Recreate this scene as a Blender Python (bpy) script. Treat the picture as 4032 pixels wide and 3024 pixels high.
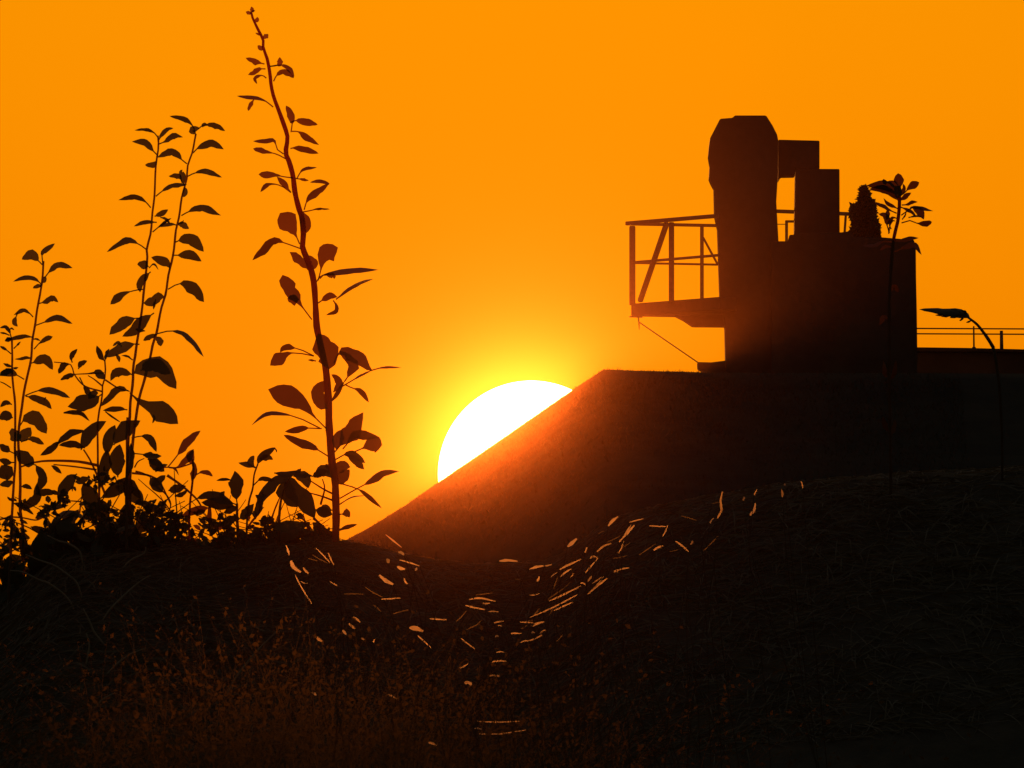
import bpy, bmesh, math, random
from mathutils import Vector, Matrix, noise

random.seed(11)
R = math.radians
for o in list(bpy.data.objects):
    bpy.data.objects.remove(o, do_unlink=True)
scene = bpy.context.scene
col = scene.collection

# ------------------------------------------------------------------ camera
HFOV = R(2.93)
PITCH = R(2.2)
CAMZ = 1.6
F = 2016.0 / math.tan(HFOV / 2)          # focal length in photograph pixels
cam_d = bpy.data.cameras.new('camera')
cam_d.sensor_width = 36.0
cam_d.angle = HFOV
cam_d.clip_start = 0.5
cam_d.clip_end = 20000.0
cam = bpy.data.objects.new('camera', cam_d)
cam.location = (0, 0, CAMZ)
cam.rotation_euler = (R(90) + PITCH, 0, 0)
col.objects.link(cam)
scene.camera = cam

# ------------------------------------------------------------------ sun and sky
SUN_EL = PITCH - (1866 - 1512) / F       # centre of the half hidden disc
SUN_AZ = (2092 - 2016) / F               # a little to the right of the view axis
world = bpy.data.worlds.new('World')
scene.world = world
world.use_nodes = True
wn, wl = world.node_tree.nodes, world.node_tree.links
wn.clear()
wout = wn.new('ShaderNodeOutputWorld')
wbg = wn.new('ShaderNodeBackground')
sky = wn.new('ShaderNodeTexSky')
sky.sky_type = 'NISHITA'
sky.sun_disc = False
sky.sun_elevation = SUN_EL
sky.sun_rotation = SUN_AZ
sky.altitude = 0
sky.air_density = 1.3
sky.dust_density = 2.5
sky.ozone_density = 1.0
wl.new(sky.outputs['Color'], wbg.inputs['Color'])
wbg.inputs['Strength'].default_value = 0.0415
wl.new(wbg.outputs['Background'], wout.inputs['Surface'])

# sunlight: one round lamp of the sun's angular size, far beyond the hill, in line with the disc
SUN_DIST = 6000.0
SUN_E = 20.0                              # irradiance that reaches the place
sun_d = bpy.data.lights.new('sunlight', 'POINT')
sun_d.shadow_soft_size = SUN_DIST * math.tan(R(0.265))
sun_d.energy = SUN_E * 4 * math.pi * SUN_DIST ** 2
sun_d.color = (1.0, 0.28, 0.05)
sun_d.cycles.use_multiple_importance_sampling = False
sun = bpy.data.objects.new('sunlight', sun_d)
sdir = Vector((math.sin(SUN_AZ) * math.cos(SUN_EL), math.cos(SUN_AZ) * math.cos(SUN_EL), math.sin(SUN_EL)))
sun.location = sdir * SUN_DIST + Vector((0, 0, CAMZ))
col.objects.link(sun)

# the sun's own disc, a glowing ball of the same angular size just behind the lamp
sm = bpy.data.materials.new('sun_surface')
sm.use_nodes = True
sm.node_tree.nodes.clear()
se = sm.node_tree.nodes.new('ShaderNodeEmission')
se.inputs['Color'].default_value = (1.0, 0.55, 0.19, 1)
se.inputs['Strength'].default_value = 14.0
so = sm.node_tree.nodes.new('ShaderNodeOutputMaterial')
sm.node_tree.links.new(se.outputs['Emission'], so.inputs['Surface'])
bm = bmesh.new()
bmesh.ops.create_uvsphere(bm, u_segments=96, v_segments=48, radius=6500.0 * math.tan(R(0.267)))
me = bpy.data.meshes.new('sun')
bm.to_mesh(me)
bm.free()
me.materials.append(sm)
ball = bpy.data.objects.new('sun', me)
ball.location = sdir * 6500.0 + Vector((0, 0, CAMZ))
ball['kind'] = 'structure'
col.objects.link(ball)

vs = scene.view_settings
vs.view_transform = 'Standard'
vs.look = 'None'
vs.exposure = 0.0
vs.gamma = 1.0
vs.use_curve_mapping = False
scene.render.engine = 'CYCLES'
scene.cycles.use_denoising = True
scene.cycles.max_bounces = 8
scene.cycles.volume_bounces = 1
scene.cycles.transparent_max_bounces = 8


# ------------------------------------------------------------------ helpers
def at(px, py, Y):
    """a point of the photograph (4032 x 3024) placed at the distance Y"""
    x = (px - 2016) / F
    y = (1512 - py) / F
    d = Vector((x, math.cos(PITCH) - y * math.sin(PITCH), math.sin(PITCH) + y * math.cos(PITCH)))
    return Vector((0, 0, CAMZ)) + d * (Y / d.y)


def tag(o, label=None, cat=None, group=None, kind=None):
    if label: o['label'] = label
    if cat: o['category'] = cat
    if group: o['group'] = group
    if kind: o['kind'] = kind
    return o


def empty(name, loc):
    o = bpy.data.objects.new(name, None)
    o.location = loc
    o.empty_display_size = 0.2
    col.objects.link(o)
    return o


def mesh_obj(name, verts, faces, mat, parent=None, origin=None, smooth=False):
    """verts in world space; the object's origin is set at `origin`"""
    org = Vector(origin) if origin is not None else (
        sum((Vector(v) for v in verts), Vector()) / len(verts))
    me = bpy.data.meshes.new(name)
    me.from_pydata([tuple(Vector(v) - org) for v in verts], [], faces)
    me.validate()
    me.update()
    if smooth:
        for p in me.polygons:
            p.use_smooth = True
    if mat:
        me.materials.append(mat)
    o = bpy.data.objects.new(name, me)
    col.objects.link(o)
    if parent is not None:
        o.parent = parent
        base = Vector((0, 0, 0))
        q = parent
        while q is not None:
            base += q.location
            q = q.parent
        o.location = org - base
    else:
        o.location = org
    return o


def bevelled(o, w, seg=1):
    m = o.modifiers.new('bevel', 'BEVEL')
    m.width = w
    m.segments = seg
    m.limit_method = 'ANGLE'
    return o


def prism(name, prof, y0, y1, mat, parent=None, bev=0.0):
    """a profile of (x, z) points, pushed from depth y0 to y1"""
    n = len(prof)
    v = [(x, y0, z) for x, z in prof] + [(x, y1, z) for x, z in prof]
    a = sum(prof[i][0] * prof[(i + 1) % n][1] - prof[(i + 1) % n][0] * prof[i][1] for i in range(n))
    idx = list(range(n))
    if a < 0:
        idx.reverse()
    f = [tuple(idx), tuple(i + n for i in reversed(idx))]
    for k in range(n):
        i, j = idx[k], idx[(k + 1) % n]
        f.append((j, i, i + n, j + n))
    o = mesh_obj(name, v, f, mat, parent)
    if bev:
        bevelled(o, bev)
    return o


def pixprof(pts, Y):
    r = []
    for px, py in pts:
        p = at(px, py, Y)
        r.append((p.x, p.z))
    return r


def frame_of(t):
    up = Vector((0, 1, 0)) if abs(t.y) < 0.9 else Vector((0, 0, 1))
    a = t.cross(up).normalized()
    b = t.cross(a).normalized()
    return a, b


def tube_data(pts, rads, n=6, v0=0):
    V, Fc = [], []
    for i, p in enumerate(pts):
        t = (pts[min(i + 1, len(pts) - 1)] - pts[max(i - 1, 0)]).normalized()
        a, b = frame_of(t)
        for k in range(n):
            th = 2 * math.pi * k / n
            V.append(p + (a * math.cos(th) + b * math.sin(th)) * rads[i])
    for i in range(len(pts) - 1):
        for k in range(n):
            k2 = (k + 1) % n
            Fc.append((v0 + i * n + k, v0 + i * n + k2, v0 + (i + 1) * n + k2, v0 + (i + 1) * n + k))
    Fc.append(tuple(v0 + k for k in reversed(range(n))))
    Fc.append(tuple(v0 + (len(pts) - 1) * n + k for k in range(n)))
    return V, Fc


def tube(name, pts, rads, mat, parent=None, n=6):
    V, Fc = tube_data(pts, rads, n)
    return mesh_obj(name, V, Fc, mat, parent, smooth=True)


def bar(name, a, b, w, h, mat, parent=None):
    """a straight square bar from a to b"""
    t = (b - a).normalized()
    up = Vector((0, 0, 1)) if abs(t.z) < 0.9 else Vector((0, 1, 0))
    s = t.cross(up).normalized()
    u = s.cross(t).normalized()
    V = []
    for p in (a, b):
        for i, j in ((-1, -1), (1, -1), (1, 1), (-1, 1)):
            V.append(p + s * (i * w / 2) + u * (j * h / 2))
    Fc = [(3, 2, 1, 0), (4, 5, 6, 7), (0, 1, 5, 4), (1, 2, 6, 5), (2, 3, 7, 6), (3, 0, 4, 7)]
    return bevelled(mesh_obj(name, V, Fc, mat, parent), min(w, h) * 0.15)


def smooth_path(P, n):
    """n points along a Catmull-Rom curve through P"""
    m = len(P)
    if m == 2:
        return [P[0].lerp(P[1], i / (n - 1)) for i in range(n)]
    Q = [P[0] * 2 - P[1]] + list(P) + [P[-1] * 2 - P[-2]]
    lens = [0.0]
    for i in range(m - 1):
        lens.append(lens[-1] + (P[i + 1] - P[i]).length)
    out = []
    for k in range(n):
        s = lens[-1] * k / (n - 1)
        i = 0
        while i < m - 2 and lens[i + 1] < s:
            i += 1
        t = (s - lens[i]) / max(1e-9, lens[i + 1] - lens[i])
        a, b, c, d = Q[i], Q[i + 1], Q[i + 2], Q[i + 3]
        out.append(0.5 * ((2 * b) + (c - a) * t + (2 * a - 5 * b + 4 * c - d) * t * t
                          + (3 * b - a - 3 * c + d) * t ** 3))
    return out


# ------------------------------------------------------------------ materials
def noise_mat(name, c1, c2, scale, rough=0.9, bump=0.3, spec=0.3, detail=6.0):
    m = bpy.data.materials.new(name)
    m.use_nodes = True
    n, l = m.node_tree.nodes, m.node_tree.links
    b = n['Principled BSDF']
    tc = n.new('ShaderNodeTexCoord')
    nz = n.new('ShaderNodeTexNoise')
    nz.inputs['Scale'].default_value = scale
    nz.inputs['Detail'].default_value = detail
    nz.inputs['Roughness'].default_value = 0.65
    l.new(tc.outputs['Object'], nz.inputs['Vector'])
    rp = n.new('ShaderNodeValToRGB')
    rp.color_ramp.elements[0].position = 0.3
    rp.color_ramp.elements[1].position = 0.7
    rp.color_ramp.elements[0].color = (*c1, 1)
    rp.color_ramp.elements[1].color = (*c2, 1)
    l.new(nz.outputs['Fac'], rp.inputs['Fac'])
    l.new(rp.outputs['Color'], b.inputs['Base Color'])
    b.inputs['Roughness'].default_value = rough
    b.inputs['Specular IOR Level'].default_value = spec
    if bump:
        bp = n.new('ShaderNodeBump')
        bp.inputs['Strength'].default_value = bump
        bp.inputs['Distance'].default_value = 0.02
        l.new(nz.outputs['Fac'], bp.inputs['Height'])
        l.new(bp.outputs['Normal'], b.inputs['Normal'])
    return m


def leaf_mat(name, c1, c2, trans, tcol, rough=0.45, spec=0.35):
    m = noise_mat(name, c1, c2, 22.0, rough, 0.0, spec, 3.0)
    n, l = m.node_tree.nodes, m.node_tree.links
    b = n['Principled BSDF']
    out = n['Material Output']
    tr = n.new('ShaderNodeBsdfTranslucent')
    tr.inputs['Color'].default_value = (*tcol, 1)
    mx = n.new('ShaderNodeMixShader')
    mx.inputs['Fac'].default_value = trans
    l.new(b.outputs['BSDF'], mx.inputs[1])
    l.new(tr.outputs['BSDF'], mx.inputs[2])
    l.new(mx.outputs['Shader'], out.inputs['Surface'])
    return m


M = {}
M['ground'] = noise_mat('ground_soil', (0.035, 0.032, 0.016), (0.075, 0.06, 0.03), 0.4, 1.0, 0.3, 0.0)
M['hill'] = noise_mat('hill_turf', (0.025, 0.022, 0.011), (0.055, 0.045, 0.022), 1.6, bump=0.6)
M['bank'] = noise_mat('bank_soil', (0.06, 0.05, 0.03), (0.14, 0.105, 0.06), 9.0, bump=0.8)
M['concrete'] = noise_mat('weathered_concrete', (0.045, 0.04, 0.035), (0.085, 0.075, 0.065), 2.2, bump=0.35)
M['steel'] = noise_mat('painted_steel', (0.10, 0.085, 0.06), (0.17, 0.14, 0.10), 14.0, 0.55, 0.15, 0.5)
M['rust'] = noise_mat('rusty_rod', (0.12, 0.05, 0.02), (0.2, 0.085, 0.04), 20.0, 0.8, 0.2)
M['stem_red'] = leaf_mat('red_stem', (0.11, 0.030, 0.018), (0.17, 0.055, 0.03), 0.33, (0.66, 0.20, 0.05), 0.5, 0.3)  # red of its own; the translucency also stands in for glare
M['stem_green'] = leaf_mat('green_brown_stem', (0.07, 0.055, 0.02), (0.12, 0.085, 0.035), 0.32, (0.55, 0.32, 0.08), 0.6, 0.3)
M['leaf_red'] = leaf_mat('red_green_leaf', (0.06, 0.05, 0.02), (0.12, 0.04, 0.02), 0.14, (0.26, 0.085, 0.02))
M['leaf_green'] = leaf_mat('dark_green_leaf', (0.035, 0.06, 0.018), (0.06, 0.085, 0.025), 0.07, (0.16, 0.12, 0.03))
M['leaf_dark'] = leaf_mat('bramble_leaf', (0.03, 0.045, 0.016), (0.055, 0.065, 0.022), 0.045, (0.12, 0.09, 0.02))
M['straw'] = leaf_mat('dry_straw', (0.30, 0.21, 0.09), (0.42, 0.31, 0.15), 0.72, (0.85, 0.68, 0.45), 0.32, 0.5)
M['grass'] = leaf_mat('rough_grass', (0.11, 0.09, 0.045), (0.26, 0.20, 0.11), 0.18, (0.24, 0.17, 0.06), 0.5, 0.35)
M['addedgrass'] = leaf_mat('added_fine_grass', (0.06, 0.05, 0.02), (0.12, 0.09, 0.04), 0.18, (0.22, 0.14, 0.055), 0.7, 0.12)
M['thin_stem'] = leaf_mat('thin_grass_stem', (0.07, 0.05, 0.025), (0.12, 0.085, 0.045), 0.22, (0.2, 0.12, 0.05), 0.8, 0.1)
M['faint_glint_straw'] = leaf_mat('faint_glint_straw', (0.16, 0.11, 0.05), (0.24, 0.17, 0.08), 0.5, (0.34, 0.24, 0.12), 0.5, 0.3)  # copy of the straw, darkened in colour for the fainter glints
M['turf'] = leaf_mat('dark_turf', (0.03, 0.026, 0.012), (0.07, 0.055, 0.026), 0.14, (0.2, 0.13, 0.05), 0.6, 0.2)
M['bark'] = noise_mat('dark_stem', (0.06, 0.042, 0.026), (0.11, 0.078, 0.05), 50.0, 0.9, 0.0, 0.1)
M['drystem'] = leaf_mat('dry_stalk', (0.34, 0.27, 0.18), (0.48, 0.38, 0.26), 0.2, (0.3, 0.2, 0.1), 0.5, 0.4)

# ------------------------------------------------------------------ ground
YB, YH, YT = 45.0, 232.0, 244.0          # bank crest, hill edge, tower


def grid_obj(name, xs, ys, zf, mat):
    V = [(x, y, zf(x, y)) for y in ys for x in xs]
    nx = len(xs)
    Fc = [(j * nx + i, j * nx + i + 1, (j + 1) * nx + i + 1, (j + 1) * nx + i)
          for j in range(len(ys) - 1) for i in range(nx - 1)]
    o = mesh_obj(name, V, Fc, mat, smooth=True, origin=(0, 0, 0))
    return tag(o, kind='structure')


def lin(a, b, n):
    return [a + (b - a) * i / n for i in range(n)]


def interp(tab, x):
    if x <= tab[0][0]: return tab[0][1]
    for (x0, z0), (x1, z1) in zip(tab, tab[1:]):
        if x <= x1:
            t = (x - x0) / (x1 - x0)
            return z0 + (z1 - z0) * t
    return tab[-1][1]


def sstep(t):
    t = max(0.0, min(1.0, t))
    return t * t * (3 - 2 * t)


xs = lin(-150, 150, 60) + [150]
ys = lin(-60, 5, 13) + lin(5, 30, 50) + lin(30, 266, 48) + [266]


def ground_z(x, y):
    # a low knoll between the camera and the bank, topped just under the sight line
    k = sstep((y - 8) / 8) * sstep((30 - y) / 9) * sstep((22 - abs(x)) / 16)
    return 0.12 * noise.noise((x * .05, y * .05, 3.0)) - 0.1 + 1.72 * k


grid_obj('ground', xs, ys, ground_z, M['ground'])

# near bank: its crest is the dark line that the plants grow on
CREST_PX = [(-2600, 2950), (-1400, 2700), (-500, 2560), (0, 2382), (90, 2290), (200, 2205), (400, 2160), (650, 2146), (850, 2158),
            (1060, 2146), (1170, 2136), (1254, 2118), (1335, 2118), (1400, 2136), (1500, 2168), (1650, 2205),
            (1850, 2222), (2000, 2222), (2120, 2226), (2220, 2194), (2300, 2130), (2400, 2056), (2500, 2022), (2700, 1978), (2850, 1953),
            (3160, 1900), (3500, 1868), (4032, 1845), (5200, 1800), (7000, 1900), (9000, 2300)]
CREST = [(at(px, py, YB).x, at(px, py, YB).z) for px, py in CREST_PX]


def crest_z(x):
    h = 0.04
    z = (interp(CREST, x - h) + 2 * interp(CREST, x) + interp(CREST, x + h)) / 4
    if x < CREST[0][0]: z -= 0.25 * (CREST[0][0] - x)
    if x > CREST[-1][0]: z -= 0.25 * (x - CREST[-1][0])
    return max(z, -0.4)


def bank_z(x, y):
    zc = crest_z(x)
    d = y - YB
    if d < 0:
        z = zc - 0.42 * (math.sqrt(d * d + 0.04) - 0.2)
    else:
        z = zc - 0.30 * (math.sqrt(d * d + 0.01) - 0.1)
    k = sstep((0.0 - abs(d) + 8.5) / 6.0)
    b = 0.014 * noise.noise((x * 5, y * 5, 1.7)) + 0.006 * noise.noise((x * 17, y * 17, 4.1))
    b *= 0.4 + 0.6 * sstep(abs(d) / 0.3)
    return max(z + b * (0.3 + 0.7 * k), -0.5)


xs = lin(-24, -1.7, 30) + lin(-1.7, 1.7, 170) + lin(1.7, 24, 30) + [24]
ys = lin(34, 43.2, 24) + lin(43.2, 45.6, 96) + lin(45.6, 58, 26) + [58]
grid_obj('bank', xs, ys, bank_z, M['bank'])

# far hill: a smooth slope that climbs to the flat terrace of the tower
HILL_PX = [(1335, 2148), (1385, 2114), (1427, 2093), (1491, 2056), (1600, 1988), (1720, 1904), (1905, 1778),
           (2090, 1650), (2275, 1522), (2377, 1455), (2480, 1459), (2760, 1466), (3000, 1468), (7000, 1480)]
HILL = [(at(px, py, YH).x, at(px, py, YH).z) for px, py in HILL_PX]
HX0, HZ0 = HILL[0]


def hill_top(x):
    if x < HX0:
        return max(HZ0 - 0.5 * (HX0 - x), -0.4)
    z = interp(HILL, x)
    if x > 9: z -= 0.35 * (x - 9)
    return max(z, -0.4)


def hill_z(x, y):
    z = hill_top(x)
    n = 0.05 * noise.noise((x * .8, y * .8, 9.0)) + 0.018 * noise.noise((x * 3.1, y * 3.1, 2.0))
    if y < YH:
        z = z - 0.27 * (YH - y) + n * sstep((YH - y) / 0.6)
    elif y > 254:
        z = z - 0.9 * (y - 254) + n
    else:
        z = z - 0.03 * (y - YH)
    return max(z, -0.45)


hx = [h[0] for h in HILL[:-1]]
xs = sorted(set(lin(-26, 22, 160) + lin(22, 52, 30) + [52] + hx))
ys = lin(185, 228, 30) + lin(228, YH, 12) + [YH, YH + 0.3] + lin(233, 254, 8) + lin(254, 264, 8) + [264]
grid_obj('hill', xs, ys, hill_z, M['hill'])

# ------------------------------------------------------------------ concrete tower
tower = empty('concrete_tower', at(3230, 1480, YT))
tag(tower, 'dark stepped concrete tower with chamfered chimney-like column and cantilevered balcony', 'tower')
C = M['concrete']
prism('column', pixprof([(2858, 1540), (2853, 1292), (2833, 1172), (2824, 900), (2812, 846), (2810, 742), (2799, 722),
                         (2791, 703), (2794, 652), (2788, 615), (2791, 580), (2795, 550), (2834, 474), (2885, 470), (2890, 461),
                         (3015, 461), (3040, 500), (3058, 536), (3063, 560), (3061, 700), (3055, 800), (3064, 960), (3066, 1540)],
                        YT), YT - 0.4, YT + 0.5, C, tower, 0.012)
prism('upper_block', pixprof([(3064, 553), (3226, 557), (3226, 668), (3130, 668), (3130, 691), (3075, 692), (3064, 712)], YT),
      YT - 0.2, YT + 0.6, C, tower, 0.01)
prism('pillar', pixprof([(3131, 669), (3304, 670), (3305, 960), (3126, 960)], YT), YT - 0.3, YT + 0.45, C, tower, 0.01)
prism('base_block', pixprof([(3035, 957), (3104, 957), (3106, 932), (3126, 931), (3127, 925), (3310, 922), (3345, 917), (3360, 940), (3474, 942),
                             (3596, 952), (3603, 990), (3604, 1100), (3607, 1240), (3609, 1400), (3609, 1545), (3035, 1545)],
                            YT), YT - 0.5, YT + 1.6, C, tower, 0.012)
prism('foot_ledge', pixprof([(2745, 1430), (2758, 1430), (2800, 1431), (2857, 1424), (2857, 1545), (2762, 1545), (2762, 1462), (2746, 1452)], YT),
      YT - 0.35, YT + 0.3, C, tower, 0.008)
# balcony: a cage that points a corner away from the column
balc = empty('balcony', (0, 0, 0))
balc.parent = tower
tag(balc, 'open steel railed balcony held out from the column')
S = M['steel']
YC, YN, YF = YT + 1.0, YT - 1.0, YT + 1.5


def px_at(px, Y, z):
    """point at the distance Y and height z on the photograph's column px"""
    x = (px - 2016) / F * (Y / math.cos(PITCH))
    return Vector((x, Y, z))


def between(a, b, px):
    lo, hi = 0.0, 1.0
    for _ in range(40):
        m = (lo + hi) / 2
        p = a.lerp(b, m)
        q = 2016 + p.x / p.y * math.cos(PITCH) * F
        if q < px: lo = m
        else: hi = m
    return a.lerp(b, lo)


zt = at(2472, 880, YC).z
zm = at(2490, 1034, YC).z
zf = at(2490, 1196, YC).z
for z, w, e0 in ((zt, 0.048, 2468), (zm, 0.032, 2490)):
    bar('rail', px_at(e0, YC, z), px_at(2826, YN, z), w, w, S, balc)
    bar('rail', px_at(e0 + 2, YC + .03, z - .003), px_at(2826, YF, z - .003), w * .8, w * .8, S, balc)
cN0, cN1 = px_at(2489, YC, zf), px_at(2835, YN, zf)
cF1 = px_at(2835, YF, zf)


def post(a, b, px, w):
    p = between(a, b, px)
    bar('post', Vector((p.x, p.y, zf - 0.02)), Vector((p.x, p.y, zt - w * .4)), w, w, S, balc)


post(cN0, cN1, 2490, 0.075)
post(cN0, cN1, 2644, 0.066)
post(cN0, cF1, 2764, 0.045)
bar('brace', between(cN0, cN1, 2520) + Vector((0, 0, 0.02)), between(cN0, cN1, 2626) + Vector((0, 0, zt - zf - .03)), 0.06, 0.05, S, balc)
bar('brace', between(cN0, cF1, 2768) + Vector((0, 0, zt - zf - .15)), between(cN0, cF1, 2826) + Vector((0, 0, zm - zf)), 0.026, 0.022, S, balc)
th = at(2490, 1196, YC).z - at(2490, 1246, YC).z
pl = [px_at(2484, YC, 0), px_at(2835, YN, 0), px_at(2900, YN + .2, 0), px_at(2900, YF - .2, 0), px_at(2835, YF, 0)]
V = [(p.x, p.y, zf) for p in pl] + [(p.x, p.y, zf - th) for p in pl]
n = len(pl)
Fc = [tuple(range(n)), tuple(reversed(range(n, 2 * n)))] + [((i + 1) % n, i, i + n, (i + 1) % n + n) for i in range(n)]
bevelled(mesh_obj('floor_slab', V, Fc, C, balc), 0.01)
prism('bracket', pixprof([(2655, 1244), (2690, 1262), (2726, 1286), (2852, 1287), (2852, 1240)], YT), YT - .15, YT + .25, C, balc, 0.006)
bar('foot_plate', at(2478, 1247, YC) + Vector((0, 0, 0)), at(2530, 1249, YC), 0.05, 0.014, S, balc)
a, b = at(2516, 1268, YC - .1), at(2752, 1430, YT - .05)
tube('tie_rod', [a, b], [0.0075, 0.0075], M['rust'], balc, 6)
tube('hook', [at(2513, 1246, YC - .1), at(2516, 1272, YC - .1), at(2517, 1298, YC - .1)], [0.009, 0.008, 0.004], M['rust'], balc, 6)

# railing on the far side of the tower roof, seen through the gap
rr = empty('roof_railing', at(3200, 950, YT + 1.9))
tag(rr, 'steel railing at the back of the tower roof, seen through the narrow gap', 'railing')
bar('rail', at(3040, 831, YT + 1.8), at(3352, 843, YT + 1.8), 0.035, 0.046, S, rr)
bar('rail', at(3092, 872, YT + 1.8), at(3260, 872, YT + 1.8), 0.03, 0.03, S, rr)
bar('rail', at(3040, 883, YT + 1.78), at(3093, 883, YT + 1.78), 0.012, 0.010, S, rr)
bar('post', at(3097, 868, YT + 1.8), at(3097, 968, YT + 1.8), 0.036, 0.036, S, rr)
bar('post', at(3331, 836, YT + 1.8), at(3322, 968, YT + 1.8), 0.03, 0.03, S, rr)

# low annex with its railing
YA = YT + 3.5
annex = empty('low_annex', at(3850, 1480, YA))
tag(annex, 'low flat-roofed concrete annex joined to the right of the stepped tower', 'building')
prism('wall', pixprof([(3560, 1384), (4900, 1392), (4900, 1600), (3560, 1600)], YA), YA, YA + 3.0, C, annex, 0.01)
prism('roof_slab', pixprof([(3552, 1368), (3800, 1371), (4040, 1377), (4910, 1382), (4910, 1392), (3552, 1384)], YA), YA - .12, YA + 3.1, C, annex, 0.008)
ar = empty('annex_railing', at(3850, 1370, YA + 1))
tag(ar, 'thin two-bar pipe railing along the roof of the low annex', 'railing')
for y0 in (1293, 1314):
    tube('rail', [at(3560, y0, YA + 1), at(4900, y0 + 6, YA + 1)], [.0085, .0085], M['rust'], ar, 6)
for px, r, t0 in ((3834, .010, 1284), (3943, .020, 1302), (4210, .010, 1290), (4480, .010, 1291)):
    tube('post', [at(px, t0, YA + 1), at(px + 1, 1378, YA + 1)], [r, r * 1.15], S, ar, 6)
    if r < .015:
        tube('base_plate', [at(px + 1, 1366, YA + 1), at(px + 1, 1374, YA + 1)], [.02, .03], S, ar, 8)

# ------------------------------------------------------------------ leaves and stems
RG = {'A': (0, 900, .4822), 'B': (400, 400, .3617), 'C': (400, 900, .3617), 'D': (900, 0, .3617), 'E': (900, 600, .3617),
      'F': (950, 1200, .3918), 'G': (900, 1650, .4219), 'H': (0, 1500, .4219), 'I': (600, 1650, .4822), 'J': (2950, 600, .3617),
      'K': (3300, 650, .2712), 'L': (3400, 1000, .381), 'M': (0, 1900, .3014), 'N': (400, 1600, .3014), 'O': (0, 1200, .2412),
      'Q': (900, 450, .2411), 'U': (1200, 1050, .1808), 'T': (0, 2000, .6173)}
U = YB / F                               # metres per photograph pixel at the bank


def PX(rg, flat):
    x0, y0, s = RG[rg]
    return [(x0 + flat[i] * s, y0 + flat[i + 1] * s) for i in range(0, len(flat), 2)]


def stem(parent, rg, flat, w0, w1, mat, Y, name='stem', dy=0.0, extra=None):
    pts = PX(rg, flat) if rg else [(flat[i], flat[i + 1]) for i in range(0, len(flat), 2)]
    P = [at(px, py, Y + dy * i / max(1, len(pts) - 1)) for i, (px, py) in enumerate(pts)]
    n = max(4, 3 * len(P))
    C_ = smooth_path(P, n)
    out, rad = [], []
    for i, p in enumerate(C_):
        t = i / (n - 1)
        k = noise.noise(p * 25.0)
        out.append(p + Vector((k * 0.0012, 0, 0)))
        rad.append((w0 + (w1 - w0) * t) * U / 2 * (1 + 0.12 * noise.noise(p * 60.0)))
    return tube(name, out, rad, mat, parent, 6)


def blade_profile(u, kind):
    if kind == 'o':                      # broad towards the tip
        return max(0.0, math.sin(math.pi * u ** 1.7)) ** 0.75 * (1 if u < .99 else 0)
    if kind == 'l':                      # narrow, long
        return max(0.0, math.sin(math.pi * u ** 0.9)) ** 0.7
    return max(0.0, math.sin(math.pi * u ** 0.85)) ** 0.72


def leaf(parent, rg, flat, w, s, mat, Y, kind='e'):
    """a leaf: centre line in photograph pixels of region rg, apparent width w, blade from fraction s on"""
    sc_ = RG[rg][2]
    pts = PX(rg, flat)
    w = w * sc_
    L = sum(math.dist(a, b) for a, b in zip(pts, pts[1:]))
    dy = random.uniform(-0.35, 0.35) * L * U
    P = []
    acc = 0.0
    for i, (px, py) in enumerate(pts):
        if i: acc += math.dist(pts[i - 1], pts[i])
        P.append(at(px, py, Y + dy * (acc / L)))
    nst = 11
    sd_ = random.random() * 50
    tw_ = random.uniform(-.5, .5)
    wav = random.uniform(.10, .30)
    Cn = smooth_path(P, 41)
    bs = [0.0, s * 0.6] if s > 0.12 else [0.0]
    ts = bs + [s + (1 - s) * i / (nst - 2) for i in range(nst - 1)]
    true_w = max(w * 1.02, 0.40 * L * (1 - s) + 0.25 * w) * U
    dw = math.sqrt(max(0.0, true_w ** 2 - (w * U) ** 2)) * random.choice((-1, 1)) * 0.85
    rows_t = []
    fold = random.uniform(0.04, 0.14)
    for t in ts:
        i = min(40, max(0, round(t * 40)))
        p = Cn[i]
        tg = (Cn[min(40, i + 1)] - Cn[max(0, i - 1)]).normalized()
        side = Vector((-tg.z, 0, tg.x))
        if side.length < 1e-4: side = Vector((1, 0, 0))
        side.normalize()
        u = (t - s) / (1 - s)
        pr = blade_profile(u, kind) if u > 0 else 0.0
        pet = 5.4 * U * (1 - 0.35 * t)
        ja = 1 + 1.7 * wav * noise.noise((u * 4.2, sd_, 1.0)) + 0.8 * wav * noise.noise((u * 9.0, sd_, 5.0))
        jb = 1 + 1.7 * wav * noise.noise((u * 4.2, sd_, 9.0)) + 0.8 * wav * noise.noise((u * 9.0, sd_, 13.0))
        if u <= 0: ja = jb = 1.0
        hw = max(pet / 2 if t < .97 else 0.25 * U, pr * w * U / 2)
        hd = pr * dw / 2
        ph = tw_ * (t - .5)
        wv = side * hw * (1 - abs(ph) * .15) + Vector((0, 1, 0)) * (hd + ph * hw)
        nrm = wv.cross(tg)
        nrm = nrm.normalized() if nrm.length > 1e-9 else Vector((0, -1, 0))
        mid = p + nrm * (-fold * wv.length if u > 0 else -pet * .5)
        rows_t.append([p - wv * ja, mid, p + wv * jb])
    V = [v for r in rows_t for v in r]
    Fc = []
    for i in range(len(rows_t) - 1):
        for k in range(2):
            a0 = i * 3 + k
            Fc.append((a0, a0 + 1, a0 + 4, a0 + 3))
    return mesh_obj('leaf', V, Fc, mat, parent, origin=P[0], smooth=True)


def ground_at(px, Y):
    x = (px - 2016) / F * Y
    return Vector((x, Y, bank_z(x, Y)))


def plant(name, label, px, Y, cat='plant', group=None):
    o = empty(name, ground_at(px, Y))
    return tag(o, label, cat, group)


def root_py(px, Y):
    """photograph row at which the bank is met at that column and distance"""
    g = ground_at(px, Y)
    return 1512 + F * (PITCH - math.atan2(g.z - CAMZ, g.y)) + 25


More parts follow.
